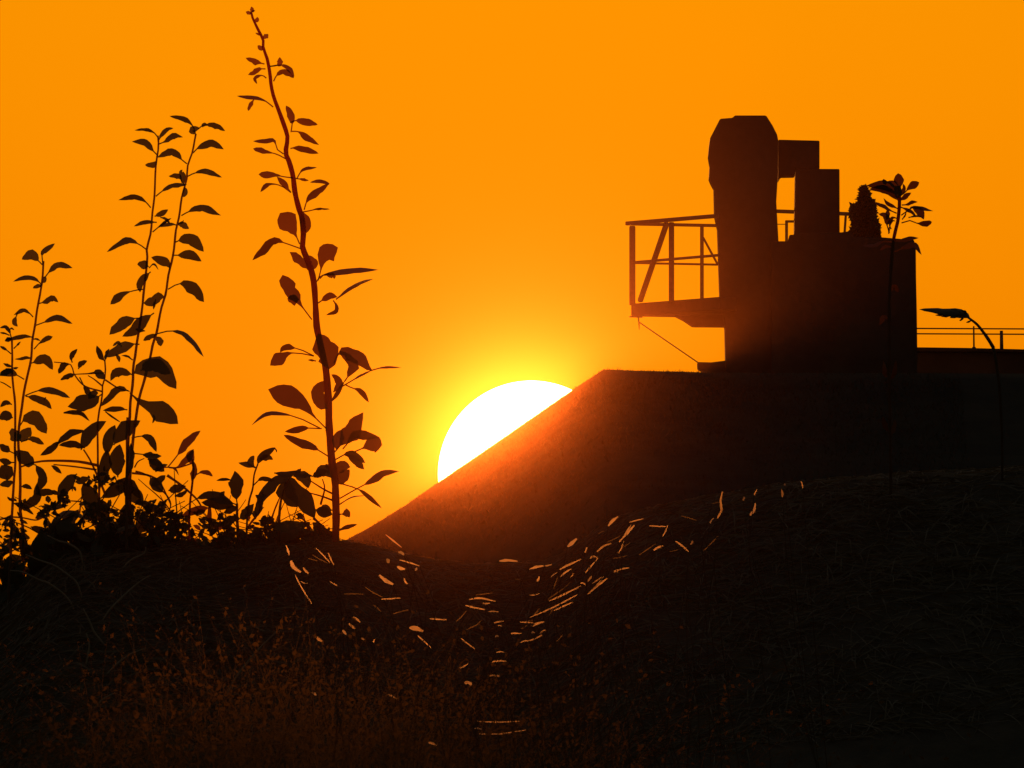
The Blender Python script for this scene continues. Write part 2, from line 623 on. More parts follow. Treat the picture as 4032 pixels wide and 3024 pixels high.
def leaves(parent, rows, mat, Y, spread=0.03):
    for r in rows:
        rg, flat, w, s = r[:4]
        kind = r[4] if len(r) > 4 else 'e'
        mt = M[r[5]] if len(r) > 5 else mat
        leaf(parent, rg, flat, w, s, mt, Y + random.uniform(-spread, spread), kind)

# ------------------------------------------------------------------ tall reddish weed
Y1 = YB - 0.10
weed = plant('tall_weed', 'tallest reddish weed, one thick leaning stem with paddle leaves and a budded tip', 1330, Y1)
RED, LR = M['stem_red'], M['leaf_red']
tall = (PX('D', [245, 130, 262, 195, 320, 320, 375, 430, 378, 520, 420, 640, 450, 800, 462, 920, 490, 1050, 545, 1200, 610, 1380, 642, 1500])
        + PX('E', [622, 0, 655, 90, 700, 250, 722, 430, 762, 600, 800, 720, 815, 900, 805, 1030, 850, 1150, 905, 1300, 932, 1450, 945, 1640])
        + PX('F', [755, 180, 765, 260, 800, 420, 845, 620, 865, 800, 878, 1000, 882, 1200, 897, 1400])
        + PX('G', [965, 400, 992, 560, 1000, 750, 1004, 950]) + [(1321, 2118), (1324, root_py(1322, Y1) + 20)])
P = [at(px, py, Y1) for px, py in tall]
sp = smooth_path(P, 90)
rd = []
for i, p in enumerate(sp):
    t = i / 89
    w = 9 + 13 * min(1, t / .35) + 9 * max(0, (t - .35) / .65)
    rd.append(w * U / 2 * (1 + 0.16 * noise.noise(p * 45.0)))
tube('stem', sp, rd, RED, weed, 8)
leaves(weed, [
    ('D', [245, 150, 220, 140, 188, 128], 42, 0), ('D', [243, 130, 255, 110, 248, 72], 46, 0), ('D', [258, 130, 275, 118, 288, 112], 22, 0),
    ('D', [288, 240, 308, 215, 316, 185], 46, 0), ('D', [352, 385, 325, 372, 292, 358], 26, 0), ('D', [378, 415, 405, 395, 432, 372], 56, 0),
    ('D', [372, 545, 345, 520, 316, 496], 54, 0), ('D', [392, 697, 320, 680, 250, 655, 186, 630], 62, .15),
    ('D', [402, 750, 335, 752, 280, 785, 212, 815], 56, .2), ('D', [412, 852, 370, 822, 315, 832, 285, 860, 310, 915], 40, .3),
    ('D', [450, 722, 520, 715, 556, 690, 557, 622], 62, .42), ('D', [455, 722, 560, 708, 640, 735, 695, 790, 708, 850], 56, .35),
    ('D', [490, 885, 525, 820, 590, 780, 650, 800, 708, 850], 60, .25), ('D', [485, 1165, 400, 1100, 310, 1070, 200, 1058, 92, 1045], 48, .22),
    ('D', [275, 1085, 245, 1130, 225, 1170, 213, 1208], 46, .05), ('D', [680, 1440, 692, 1330, 670, 1230, 625, 1150], 82, .3),
    ('D', [670, 1335, 735, 1312, 850, 1330, 970, 1358], 84, .22), ('D', [690, 1430, 770, 1438, 870, 1512, 985, 1577], 66, .2),
    ('Q', [1010, 560, 1070, 550, 1250, 580, 1470, 640], 98, .1), ('Q', [900, 650, 800, 580, 740, 430, 600, 440, 400, 440], 88, .35),
    ('Q', [930, 725, 780, 650, 600, 610, 400, 560], 102, .35, 'o'), ('Q', [1060, 1040, 900, 1020, 760, 990, 490, 980], 122, .3, 'o'),
    ('Q', [1020, 1280, 930, 1160, 850, 1080, 790, 1020], 100, .2), ('Q', [1015, 1275, 880, 1180, 740, 1140, 620, 1160, 520, 1270], 76, .4, 'o'),
    ('Q', [1110, 1060, 1180, 940, 1260, 890, 1440, 868], 62, .3), ('Q', [1080, 1045, 1180, 1060, 1310, 1082], 54, .35),
    ('Q', [1235, 1560, 1280, 1420, 1380, 1320, 1500, 1230, 1645, 1130], 122, .2), ('Q', [1645, 1140, 1530, 1100, 1440, 1095, 1330, 1112], 70, 0),
    ('Q', [1190, 1600, 1300, 1580, 1480, 1545, 1655, 1550], 30, .4, 'l'),
    ('E', [775, 1000, 720, 880, 640, 760, 560, 660], 235, .2, 'o'), ('E', [820, 930, 850, 800, 830, 720, 790, 640], 108, .15),
    ('E', [790, 1050, 620, 990, 500, 960, 400, 1045, 260, 1175], 86, .32), ('E', [870, 1280, 770, 1175, 665, 1085], 104, .1),
    ('E', [905, 1290, 935, 1210, 870, 1120], 84, .1), ('E', [975, 1395, 1010, 1260, 1050, 1120, 1190, 1035], 180, .25, 'o'),
    ('E', [955, 1410, 1020, 1340, 1200, 1310, 1400, 1285, 1630, 1278], 74, .15), ('E', [975, 1640, 1050, 1590, 1110, 1560, 1185, 1575], 80, .2),
    ('E', [1170, 1600, 1300, 1500, 1440, 1420, 1575, 1378], 48, .05, 'l'), ('U', [620, 735, 690, 850, 680, 970, 465, 1055], 90, .1),
    ('U', [330, 260, 420, 180, 620, 200, 640, 270], 110, .4),
    ('F', [710, 150, 620, 30, 560, -60, 480, -160, 415, -300], 150, .25, 'o'), ('E', [770, 1600, 700, 1600, 640, 1590], 110, .05),
    ('F', [730, 515, 600, 490, 470, 490, 380, 545, 290, 610], 128, .42, 'o'), ('F', [730, 515, 620, 460, 540, 435, 440, 428, 390, 480], 60, .55),
    ('F', [750, 565, 710, 558, 670, 555], 22, .1), ('F', [880, 680, 870, 520, 820, 400, 770, 290], 225, .08),
    ('F', [930, 590, 975, 500, 1060, 470, 1190, 560, 1320, 665], 140, .2), ('F', [1035, 775, 1085, 700, 1130, 610, 1060, 530, 985, 460], 100, .15),
    ('F', [1290, 665, 1400, 635, 1500, 628, 1605, 632], 28, .2, 'l'), ('F', [1000, 830, 1100, 770, 1220, 700, 1310, 660], 26, .4, 'l'),
    ('F', [905, 970, 960, 900, 1000, 830, 1035, 772], 42, .0), ('F', [875, 1050, 800, 980, 775, 880, 850, 760], 150, .05),
    ('F', [925, 880, 985, 800, 960, 740, 905, 700], 76, .05), ('F', [1040, 800, 1110, 835, 1200, 870, 1282, 980], 54, .35),
    ('F', [860, 1250, 720, 1110, 620, 1000, 470, 920, 270, 850], 225, .2, 'o'), ('F', [790, 1240, 560, 1130, 350, 1092, 230, 1110, 105, 1210], 46, .42),
    ('F', [810, 1245, 640, 1240, 540, 1262, 438, 1275], 68, .35), ('F', [885, 1530, 720, 1430, 600, 1390, 425, 1308], 92, .25),
    ('F', [930, 1490, 1040, 1360, 1140, 1220, 1225, 1080], 165, .2), ('F', [955, 1460, 975, 1340, 1010, 1255], 115, .05),
    ('F', [1020, 1450, 1150, 1310, 1280, 1320, 1400, 1340], 80, .15), ('F', [1120, 1485, 1250, 1430, 1330, 1400, 1415, 1410], 170, .3, 'o'),
    ('F', [940, 1560, 1060, 1500, 1160, 1530, 1245, 1590], 80, .3, 'e', 'leaf_green'), ('F', [1050, 1500, 1140, 1560, 1235, 1655], 80, .1, 'e', 'leaf_green'),
    ('G', [1040, 600, 1200, 650, 1300, 720, 1430, 832], 42, .4), ('G', [1040, 740, 1215, 640, 1350, 570, 1450, 505, 1590, 488], 72, .42),
    ('G', [1030, 800, 1150, 730, 1270, 715], 16, .1, 'l'), ('G', [1025, 890, 1080, 885, 1135, 868], 84, .25, 'o'),
    ('G', [1025, 1035, 1100, 1010, 1200, 982], 40, .15), ('G', [980, 850, 900, 850, 838, 850], 110, .15, 'e', 'leaf_green'),
    ('G', [990, 570, 900, 480, 790, 545], 110, .1, 'e', 'leaf_green'), ('G', [985, 520, 1060, 440, 1135, 450], 110, .1), ('G', [1005, 620, 1070, 540, 1130, 470], 110, .1),
    ('G', [980, 540, 930, 450, 905, 420], 70, .05),
], LR, Y1)
for fl, w in (([980, 700, 900, 660, 740, 560], 8), ([975, 760, 870, 720, 720, 680], 8), ([860, 800, 900, 650, 880, 560], 9), ([970, 1090, 830, 950, 770, 880], 9)):
    stem(weed, 'G', fl, w, 4, RED, Y1, 'twig')

# ------------------------------------------------------------------ the two leafy shoots with a shared base
LG, SG = M['leaf_green'], M['stem_green']
Y2, Y3 = YB - 0.02, YB - 0.16
sh1 = plant('leafy_shoot', 'slender leafy shoot with forked top pair of small leaves, nearer the tall reddish weed', 520, Y2, 'plant')
p2 = PX('B', [1025, 350, 990, 540, 935, 700, 925, 850, 870, 1050, 845, 1250, 810, 1400]) + PX('C', [800, 100, 770, 330, 725, 500, 700, 700, 640, 900, 600, 1120, 560, 1250, 530, 1400]) \
    + PX('H', [1345, 0, 1290, 200, 1270, 330, 1235, 600, 1215, 900])
stem(sh1, None, [c for q in p2 for c in q] + [512, 2000, 512, root_py(512, Y2)], 7, 13, SG, Y2)
leaves(sh1, [
    ('B', [1022, 352, 985, 310, 1065, 285], 78, .0), ('B', [1010, 300, 975, 245, 900, 190, 740, 158], 52, .15), ('B', [1050, 300, 1110, 255, 1230, 262, 1345, 320], 62, .35),
    ('B', [1090, 275, 1120, 250, 1155, 262], 42, 0), ('B', [995, 560, 1060, 500, 1190, 455, 1330, 520], 92, .18), ('B', [935, 815, 1010, 780, 1130, 758, 1310, 825], 68, .25),
    ('B', [930, 678, 870, 630, 770, 545, 600, 610], 90, .2), ('B', [895, 900, 880, 800, 860, 770, 880, 740], 70, .05), ('B', [880, 890, 840, 815, 730, 812], 58, .2),
    ('B', [905, 930, 912, 985, 890, 1042], 62, .05), ('B', [868, 1242, 950, 1198, 1090, 1155, 1300, 1240], 88, .2), ('B', [818, 1340, 870, 1335, 952, 1385], 72, .08),
    ('B', [835, 1330, 880, 1312, 893, 1288], 26, 0), ('B', [815, 1345, 770, 1335, 690, 1345, 630, 1365], 45, .1),
    ('C', [800, 150, 850, 130, 980, 120, 1112, 252], 132, .12), ('C', [785, 290, 860, 290, 970, 285, 1088, 357], 100, .15),
    ('C', [745, 450, 720, 385, 640, 345, 540, 313], 100, .1), ('C', [722, 662, 850, 600, 990, 645, 1115, 800], 125, .3), ('C', [700, 745, 620, 745, 560, 790, 455, 812], 112, .08),
    ('C', [590, 770, 575, 820, 565, 882], 30, .1), ('C', [605, 1145, 740, 1115, 880, 1140, 990, 1240, 1110, 1395], 62, .28),
    ('C', [595, 1150, 520, 1180, 452, 1218], 58, .05), ('C', [590, 1170, 632, 1225, 645, 1282], 78, .1),
    ('A', [1080, 1195, 1180, 1130, 1320, 1150, 1440, 1310], 185, .05), ('A', [1150, 1160, 1260, 1110, 1395, 1185], 115, .05),
    ('A', [1060, 1340, 1150, 1420, 1300, 1485, 1455, 1595], 150, .05, 'o'), ('A', [1050, 1325, 970, 1310, 890, 1380, 826, 1452], 58, .05),
    ('A', [1250, 1520, 1260, 1550, 1245, 1590], 22, 0),
], LG, Y2)
sh2 = plant('leafy_shoot', 'slender leafy shoot with wing-like leaves, standing beside the fork-topped shoot', 505, Y3, 'plant')
p3 = PX('B', [612, 370, 620, 500, 590, 700, 577, 1000, 556, 1200, 538, 1400, 495, 1600]) + PX('C', [500, 330, 470, 600, 432, 950, 395, 1180, 370, 1350, 345, 1500]) \
    + PX('H', [1240, 0, 1216, 200, 1210, 340, 1190, 700])
stem(sh2, None, [c for q in p3 for c in q] + [498, 1950, 500, root_py(500, Y3)], 7, 13, SG, Y3)
leaves(sh2, [
    ('B', [612, 388, 560, 330, 470, 305, 358, 312], 32, .2), ('B', [602, 578, 550, 525, 470, 445, 330, 435], 78, .18), ('B', [620, 425, 650, 370, 710, 305, 782, 290], 54, .12),
    ('B', [625, 462, 700, 430, 790, 372, 887, 388], 68, .18), ('B', [602, 645, 560, 688, 472, 690], 64, .05), ('B', [590, 1032, 660, 975, 760, 920, 930, 902], 64, .25),
    ('B', [535, 1155, 470, 1085, 360, 1037, 182, 1072], 56, .2), ('B', [575, 1250, 650, 1220, 724, 1175], 62, .1), ('B', [600, 1315, 520, 1310, 440, 1322, 352, 1357], 52, .1),
    ('B', [555, 1420, 640, 1350, 720, 1290, 760, 1270], 30, .3), ('B', [640, 1260, 700, 1280, 745, 1330], 36, .1),
    ('B', [490, 1612, 400, 1550, 270, 1512, 58, 1637], 78, .25), ('C', [512, 415, 450, 392, 388, 388], 98, .05), ('C', [515, 430, 570, 385, 620, 450], 22, .1),
    ('C', [535, 470, 470, 530, 415, 610, 420, 695], 86, .1), ('C', [458, 660, 355, 675, 220, 720, 95, 825], 90, .3, 'o'), ('C', [440, 978, 350, 980, 220, 1040, 85, 1155], 132, .2),
    ('C', [572, 918, 460, 1000, 370, 1100, 225, 1175], 122, .1), ('C', [370, 1095, 420, 1108, 478, 1115], 34, 0), ('C', [412, 1260, 320, 1262, 180, 1320, 38, 1402], 122, .15),
    ('C', [160, 1370, 185, 1410, 195, 1455], 40, 0), ('C', [340, 1432, 280, 1390, 215, 1382], 24, .1), ('C', [220, 1290, 180, 1240, 120, 1280], 40, .05),
    ('A', [1080, 1192, 1000, 1170, 940, 1180, 902, 1245], 74, .05), ('A', [1040, 1480, 960, 1472, 840, 1485], 46, .1), ('A', [860, 1495, 920, 1540, 985, 1582], 16, 0, 'l'),
], LG, Y3)

# ------------------------------------------------------------------ shoots at the edge of the thicket
Y4, Y5, Y6 = YB - 0.05, YB - 0.2, YB - 0.12
sh3 = plant('leafy_shoot', 'short leafy shoot with curled tip leaves, at the outer edge of the thicket', 75, Y4, 'plant')
p4 = PX('A', [355, 265, 345, 430, 310, 620, 285, 780, 265, 920, 250, 1080, 205, 1280, 180, 1450, 155, 1620]) + PX('H', [170, 560, 185, 800, 190, 980, 190, 1200, 215, 1400])
stem(sh3, None, [c for q in p4 for c in q] + [92, 2200, 94, root_py(94, Y4)], 8, 13, SG, Y4)
leaves(sh3, [
    ('A', [350, 300, 315, 265, 260, 215, 178, 252], 82, .25), ('A', [350, 290, 345, 200, 390, 165, 448, 122], 48, .3), ('A', [365, 402, 410, 345, 480, 297, 592, 322], 58, .2),
    ('A', [345, 462, 285, 412, 200, 402, 108, 432], 44, .15), ('A', [342, 462, 300, 472, 268, 487], 34, .05), ('A', [345, 445, 362, 420, 368, 388], 38, .05),
    ('A', [318, 612, 370, 597, 430, 570, 476, 602], 54, .15), ('O', [542, 202, 470, 130, 370, 92, 225, 168], 64, .2), ('O', [290, 130, 255, 215, 235, 290, 288, 355], 84, .3),
    ('A', [288, 792, 370, 762, 470, 728, 592, 777], 54, .25), ('O', [545, 530, 400, 515, 300, 532, 75, 585], 72, .08), ('O', [555, 725, 640, 632, 760, 555, 862, 520], 84, .2, 'o'),
    ('O', [545, 560, 600, 560, 660, 590], 34, .05), ('O', [500, 872, 430, 862, 350, 880, 238, 888], 54, .0), ('O', [505, 955, 590, 930, 740, 890, 862, 1062], 165, .1), ('O', [395, 1218, 260, 1140, 150, 1105, -10, 1155], 118, .3),
    ('A', [203, 1365, 320, 1322, 440, 1328, 572, 1382], 60, .3), ('A', [208, 1368, 290, 1388, 370, 1422, 422, 1474], 64, .1), ('A', [360, 1400, 370, 1385, 375, 1375], 14, 0),
    ('H', [182, 425, 240, 352, 350, 365, 435, 492], 138, .15), ('H', [195, 560, 140, 510, 110, 440], 100, .05), ('H', [190, 565, 235, 500, 288, 435], 112, .05), ('H', [195, 570, 300, 542, 412, 592], 56, .3),
], LG, Y4)
sh4 = plant('leafy_shoot', 'thin shoot with bunched dark leaves, next to the short curled-tip shoot', 45, Y5, 'plant')
p5 = PX('A', [97, 905, 100, 1050, 100, 1200, 122, 1420, 125, 1600]) + PX('H', [140, 560, 140, 800, 128, 960, 115, 1200, 105, 1420])
stem(sh4, None, [c for q in p5 for c in q] + [42, 2200, 36, 2300, 34, root_py(36, Y5)], 8, 12, SG, Y5)
leaves(sh4, [
    ('O', [190, 565, 155, 440, 90, 362, -5, 378], 66, .3), ('O', [160, 402, 190, 385, 232, 412], 30, .05), ('O', [155, 500, 80, 467, -5, 455], 34, .2), ('O', [192, 560, 130, 570, 78, 592], 78, .05),
    ('O', [182, 802, 100, 735, -5, 672], 50, .4), ('O', [225, 715, 290, 650, 340, 600], 36, .35), ('O', [205, 1012, 130, 992, 52, 955], 54, .1), ('O', [205, 1030, 250, 1035, 302, 1025], 40, .1),
    ('O', [180, 1357, 80, 1292, -8, 1252], 18, .3, 'l'), ('O', [210, 1100, 130, 1090, -10, 1160], 120, .05), ('A', [98, 1437, 45, 1420, 2, 1458], 44, .1), ('A', [105, 1545, 50, 1530, -6, 1555], 88, .05),
    ('H', [140, 760, 60, 760, -10, 730], 60, .2), ('H', [130, 880, 60, 860, -10, 900], 150, .05), ('H', [130, 940, 60, 960, -5, 970], 70, .05), ('H', [140, 680, 60, 640, -5, 590], 70, .3),
], M['leaf_dark'], Y5)
sh5 = plant('leafy_shoot', 'small side-branched shoot with dangling leaves between the thicket shoots', 385, Y6, 'plant')
p6 = PX('A', [856, 1075, 860, 1200, 836, 1290, 830, 1400, 800, 1560])
stem(sh5, None, [c for q in p6 for c in q] + [386, 1800, 392, 2000, 395, root_py(395, Y6)], 6, 11, SG, Y6)
for fl in ([830, 1330, 690, 1285, 610, 1195, 575, 1110, 440, 1090], [850, 1180, 720, 1185, 610, 1190], [835, 1285, 770, 1230, 720, 1200], [860, 1235, 960, 1300, 1060, 1330]):
    stem(sh5, 'A', fl, 7, 4, SG, Y6, 'twig')
leaves(sh5, [
    ('A', [857, 1085, 815, 1030, 790, 955], 46, .1), ('A', [856, 1080, 872, 1020, 892, 980], 34, .1), ('A', [590, 1095, 582, 1045, 632, 982], 42, .15), ('A', [640, 1148, 660, 1105, 712, 1080], 44, .1),
    ('A', [562, 1110, 520, 1118, 478, 1185], 54, .05), ('A', [612, 1190, 560, 1205, 492, 1237], 44, .05), ('A', [720, 1185, 790, 1175, 855, 1230], 70, .3), ('A', [832, 1352, 760, 1400, 650, 1430, 552, 1455], 132, .1),
    ('A', [650, 1215, 700, 1310, 752, 1372], 46, .4), ('A', [518, 1505, 600, 1500, 670, 1515, 732, 1572], 36, 0), ('A', [800, 1340, 760, 1350, 720, 1390], 60, .0),
], M['leaf_dark'], Y6)

# ------------------------------------------------------------------ thicket at the foot of the shoots
Y7 = YB + 0.02
LD = M['leaf_dark']
thick = plant('thicket', 'dense dark bramble thicket of big overlapping leaves below the leafy shoots', 420, Y7, 'shrub')
for rg, fl, w in (('H', [1200, 340, 1190, 700, 1200, 1000, 1180, 1500], 16), ('H', [920, 790, 700, 750, 380, 750, 200, 800], 12), ('H', [900, 830, 700, 800, 500, 780], 8),
                  ('H', [1230, 860, 1400, 885, 1500, 960, 1590, 1150], 9), ('H', [980, 1050, 850, 760, 780, 640], 10), ('M', [-10, 485, 140, 452, 300, 462, 480, 490, 620, 420], 8),
                  ('M', [1060, 250, 900, 240, 760, 260], 6), ('M', [1040, 400, 1060, 250, 1080, 150], 7), ('M', [120, 1430, 125, 1300, 140, 1200], 8), ('N', [440, 850, 520, 870, 640, 920], 9), ('N', [430, 800, 480, 720, 560, 680], 6),
                  ('N', [690, 1030, 840, 1150, 900, 1280, 860, 1400], 8), ('N', [860, 900, 1000, 1000, 1100, 1080, 1240, 1210, 1300, 1300], 11)):
    stem(thick, rg, fl, w, w * .6, SG, Y7, 'cane')
leaves(thick, [
    ('H', [325, 785, 230, 720, 150, 650], 135, .05), ('H', [560, 560, 470, 640, 375, 695], 64, .05), ('H', [525, 602, 620, 512, 700, 478, 795, 463], 74, .05), ('H', [795, 625, 680, 590, 548, 600], 66, .05),
    ('H', [755, 645, 830, 505, 900, 430, 992, 375], 125, .05), ('H', [480, 790, 520, 815, 575, 865], 44, .05), ('H', [1060, 600, 1160, 460, 1310, 370], 150, .05), ('H', [1000, 700, 1010, 560, 1075, 410], 110, .05),
    ('H', [1100, 900, 1090, 720, 1120, 590], 150, .05), ('H', [930, 1010, 970, 850, 1000, 640], 130, .05), ('H', [1200, 880, 1225, 720, 1220, 580], 70, .05), ('H', [1228, 532, 1330, 515, 1405, 545, 1460, 662], 72, .3),
    ('H', [1228, 675, 1330, 685, 1430, 702, 1502, 700], 64, .4), ('H', [1380, 705, 1450, 780, 1535, 845], 95, .05), ('H', [1400, 900, 1450, 960, 1520, 1040], 110, .05), ('H', [720, 865, 650, 930, 590, 1020, 537, 1115], 125, .05),
    ('H', [700, 945, 760, 930, 830, 900], 70, .05), ('H', [780, 950, 850, 1100, 900, 1330], 170, .0), ('H', [930, 1100, 1080, 1015, 1200, 965, 1325, 1110], 130, .05), ('H', [1140, 1000, 1250, 1060, 1335, 1170], 140, .05),
    ('H', [950, 1100, 960, 1200, 1010, 1290], 130, .05), ('H', [1200, 1120, 1180, 1250, 1120, 1380], 130, .05), ('H', [330, 780, 400, 900, 340, 1050], 90, .05), ('H', [200, 985, 250, 985, 300, 1010], 44, .05),
    ('M', [230, 300, 400, 275, 480, 180, 480, 10], 120, .05), ('M', [460, 150, 600, 125, 722, 142], 92, .05), ('M', [170, 268, 300, 310, 440, 420], 70, .05), ('M', [480, 410, 640, 340, 760, 318, 895, 300], 84, .05),
    ('M', [400, 578, 520, 620, 650, 640], 92, .05), ('M', [640, 640, 720, 500, 850, 405, 980, 400, 1160, 500], 96, .05), ('M', [-5, 905, 120, 835, 260, 765], 100, .05), ('M', [160, 690, 270, 690, 395, 730], 100, .05),
    ('M', [400, 890, 490, 820, 540, 700], 150, .05), ('M', [-5, 1040, 60, 930, 200, 880], 40, .05), ('M', [15, 1105, 160, 1010, 340, 1000], 130, .05), ('M', [-8, 1260, 80, 1210, 180, 1190], 90, .05),
    ('M', [150, 1480, 240, 1380, 340, 1280], 80, .05), ('M', [640, 900, 700, 860, 790, 830], 50, .05), ('M', [880, 590, 760, 570, 680, 640], 40, .05), ('M', [1240, 330, 1200, 420, 1150, 520], 90, .05),
    ('M', [1430, 690, 1500, 620, 1600, 560], 130, .05), ('N', [580, 1282, 690, 1330, 805, 1405], 105, .05), ('N', [785, 1425, 900, 1420, 1005, 1475], 86, .05), ('N', [540, 640, 640, 650, 785, 650], 74, .05),
    ('N', [600, 690, 700, 722, 805, 805], 104, .05), ('N', [655, 1040, 740, 980, 835, 900], 105, .05), ('N', [870, 1100, 980, 1080, 1105, 1040], 112, .05), ('N', [955, 1172, 1050, 1150, 1125, 1090], 62, .05),
    ('N', [860, 760, 760, 800, 700, 860], 70, .05), ('N', [880, 1560, 1000, 1560, 1160, 1570], 90, .05), ('N', [540, 1580, 700, 1500, 860, 1600], 120, .05), ('N', [960, 1460, 900, 1560, 800, 1640], 80, .05),
], LD, Y7, 0.07)
# the inside of the thicket: small leaves that close it, sharing a few meshes
protos = []
for k in range(5):
    w = 26 + 10 * random.random()
    o = leaf(thick, 'C', [0, 0, 80, -40 - 30 * k, 190, -30, 300, 60 + 20 * k], 90 + 14 * k, .1, LD, Y7)
    protos.append(o)
fill = []
for k in range(235):
    px = random.uniform(-30, 720)
    top = interp([(-30, 2290), (80, 2240), (180, 2120), (260, 2060), (420, 2040), (560, 2060), (640, 2085), (720, 2130)], px)
    py = top + 45 + 190 * random.random() ** 1.1
    fill.append((px, py, YB + random.uniform(-0.14, 0.1)))
for k, (px, py, yy) in enumerate(fill):
    o = protos[k % 5] if k < 5 else protos[k % 5].copy()
    if k >= 5:
        col.objects.link(o)
        o.parent = thick
    o.location = at(px, py, yy) - thick.location
    o.rotation_euler = (random.uniform(-.8, .8), random.uniform(-3.1, 3.1), random.uniform(-.9, .9))
    s_ = random.uniform(.6, 1.15)
    o.scale = (s_, s_, s_)

# ------------------------------------------------------------------ low weeds between thicket and tall weed
Y8 = YB - 0.08
w1 = plant('red_weed', 'small red-leaved weed with one upright pointed leaf, beside the thicket', 750, Y8)
stem(w1, 'N', [1190, 690, 1200, 850, 1172, 1110, 1150, 1400], 9, 8, RED, Y8)
stem(w1, None, [746, 2010, 742, root_py(742, Y8)], 8, 9, RED, Y8)
stem(w1, 'N', [1190, 740, 1000, 800, 870, 795, 800, 800], 6, 5, RED, Y8, 'twig')
leaves(w1, [('N', [870, 790, 960, 680, 1080, 520, 1180, 405, 1292, 318], 112, .32), ('N', [975, 802, 1080, 725, 1150, 660, 1205, 560], 96, .1), ('N', [1190, 760, 1160, 650, 1200, 560], 110, .05),
            ('N', [1175, 1115, 1185, 960, 1215, 840, 1190, 700], 78, .3), ('N', [1225, 900, 1300, 862, 1380, 865, 1452, 915], 62, .22), ('N', [880, 800, 960, 820, 1010, 900], 30, .2)], LR, Y8)
w2 = plant('low_weed', 'low weed with one upright oval leaf like a paddle, on the bank top', 925, Y8)
stem(w2, 'I', [690, 690, 690, 800, 700, 900], 10, 12, SG, Y8)
stem(w2, None, [937, 2080, 938, root_py(938, Y8)], 11, 12, SG, Y8)
leaves(w2, [('I', [692, 690, 680, 590, 690, 510, 672, 422], 116, .12), ('I', [650, 500, 590, 492, 522, 502], 26, .1), ('I', [690, 700, 580, 660, 480, 620, 360, 650], 90, .1), ('I', [690, 720, 600, 690, 520, 690, 400, 680], 100, .1),
            ('I', [700, 720, 640, 740, 580, 770], 60, .1), ('I', [560, 640, 570, 610, 590, 590], 40, .0), ('I', [480, 720, 340, 750, 232, 802], 64, .1, 'e', 'leaf_red'), ('I', [470, 940, 465, 820, 470, 700], 40, .3, 'e', 'leaf_red'),
            ('I', [700, 780, 640, 830, 600, 880], 60, .1), ('I', [700, 820, 760, 780, 830, 690], 80, .1)], LD, Y8)
Y9 = YB - 0.14
w3 = plant('seedling', 'thin green seedling with a few small leaves at its tip, beside the drooping leaf clump', 980, Y9)
stem(w3, 'I', [862, 368, 832, 450, 820, 560, 792, 660, 780, 760, 770, 900], 6, 9, SG, Y9)
stem(w3, None, [971, 2080, 970, root_py(970, Y9)], 9, 9, SG, Y9)
leaves(w3, [('I', [858, 372, 880, 320, 930, 280, 1005, 232], 62, .05), ('I', [875, 330, 940, 312, 985, 332], 50, .05), ('I', [845, 400, 800, 350, 832, 298], 58, .15), ('I', [840, 398, 770, 372, 702, 357], 42, .12),
            ('I', [822, 545, 880, 492, 930, 490, 995, 502], 38, .3), ('I', [1000, 240, 1012, 255, 1015, 272], 12, .0)], LG, Y9)
w4 = plant('drooping_weed', 'broad dark weed with drooping tent-like leaves against the foot of the tall reddish weed', 1120, Y9)
stem(w4, 'I', [1120, 480, 1060, 620, 1040, 760, 1030, 940], 8, 12, SG, Y9)
stem(w4, None, [1097, 2090, 1096, root_py(1096, Y9)], 12, 13, SG, Y9)
for fl in ([900, 600, 870, 760, 800, 860, 760, 940], [960, 860, 1000, 740, 1040, 640], [1310, 810, 1360, 850, 1440, 950], [1290, 900, 1250, 850, 1230, 780]):
    stem(w4, 'I', fl, 9, 5, RED, Y9, 'twig')
leaves(w4, [('I', [845, 705, 930, 592, 1030, 500, 1150, 462], 100, .05), ('I', [1110, 470, 1160, 560, 1240, 680, 1325, 812], 165, .0), ('I', [1080, 480, 1100, 600, 1180, 720], 150, .05), ('I', [995, 440, 1100, 452, 1212, 420], 52, .05),
            ('I', [1155, 462, 1240, 480, 1275, 565], 95, .05, 'e', 'leaf_green'), ('I', [1212, 405, 1185, 440, 1150, 472], 44, .05, 'e', 'leaf_green'), ('I', [1160, 470, 1250, 460, 1310, 465], 40, .1, 'e', 'leaf_green'),
            ('I', [1300, 470, 1370, 440, 1430, 420], 70, .1), ('I', [980, 905, 1100, 872, 1245, 862], 92, .05, 'e', 'leaf_green'), ('I', [990, 965, 1120, 930, 1305, 920], 84, .05), ('I', [1330, 740, 1400, 760, 1470, 780], 90, .05),
            ('I', [1020, 1000, 1080, 960, 1180, 970], 60, .05), ('I', [930, 620, 880, 640, 840, 620], 44, .05), ('I', [900, 640, 870, 720, 850, 800], 70, .05)], LD, Y9)
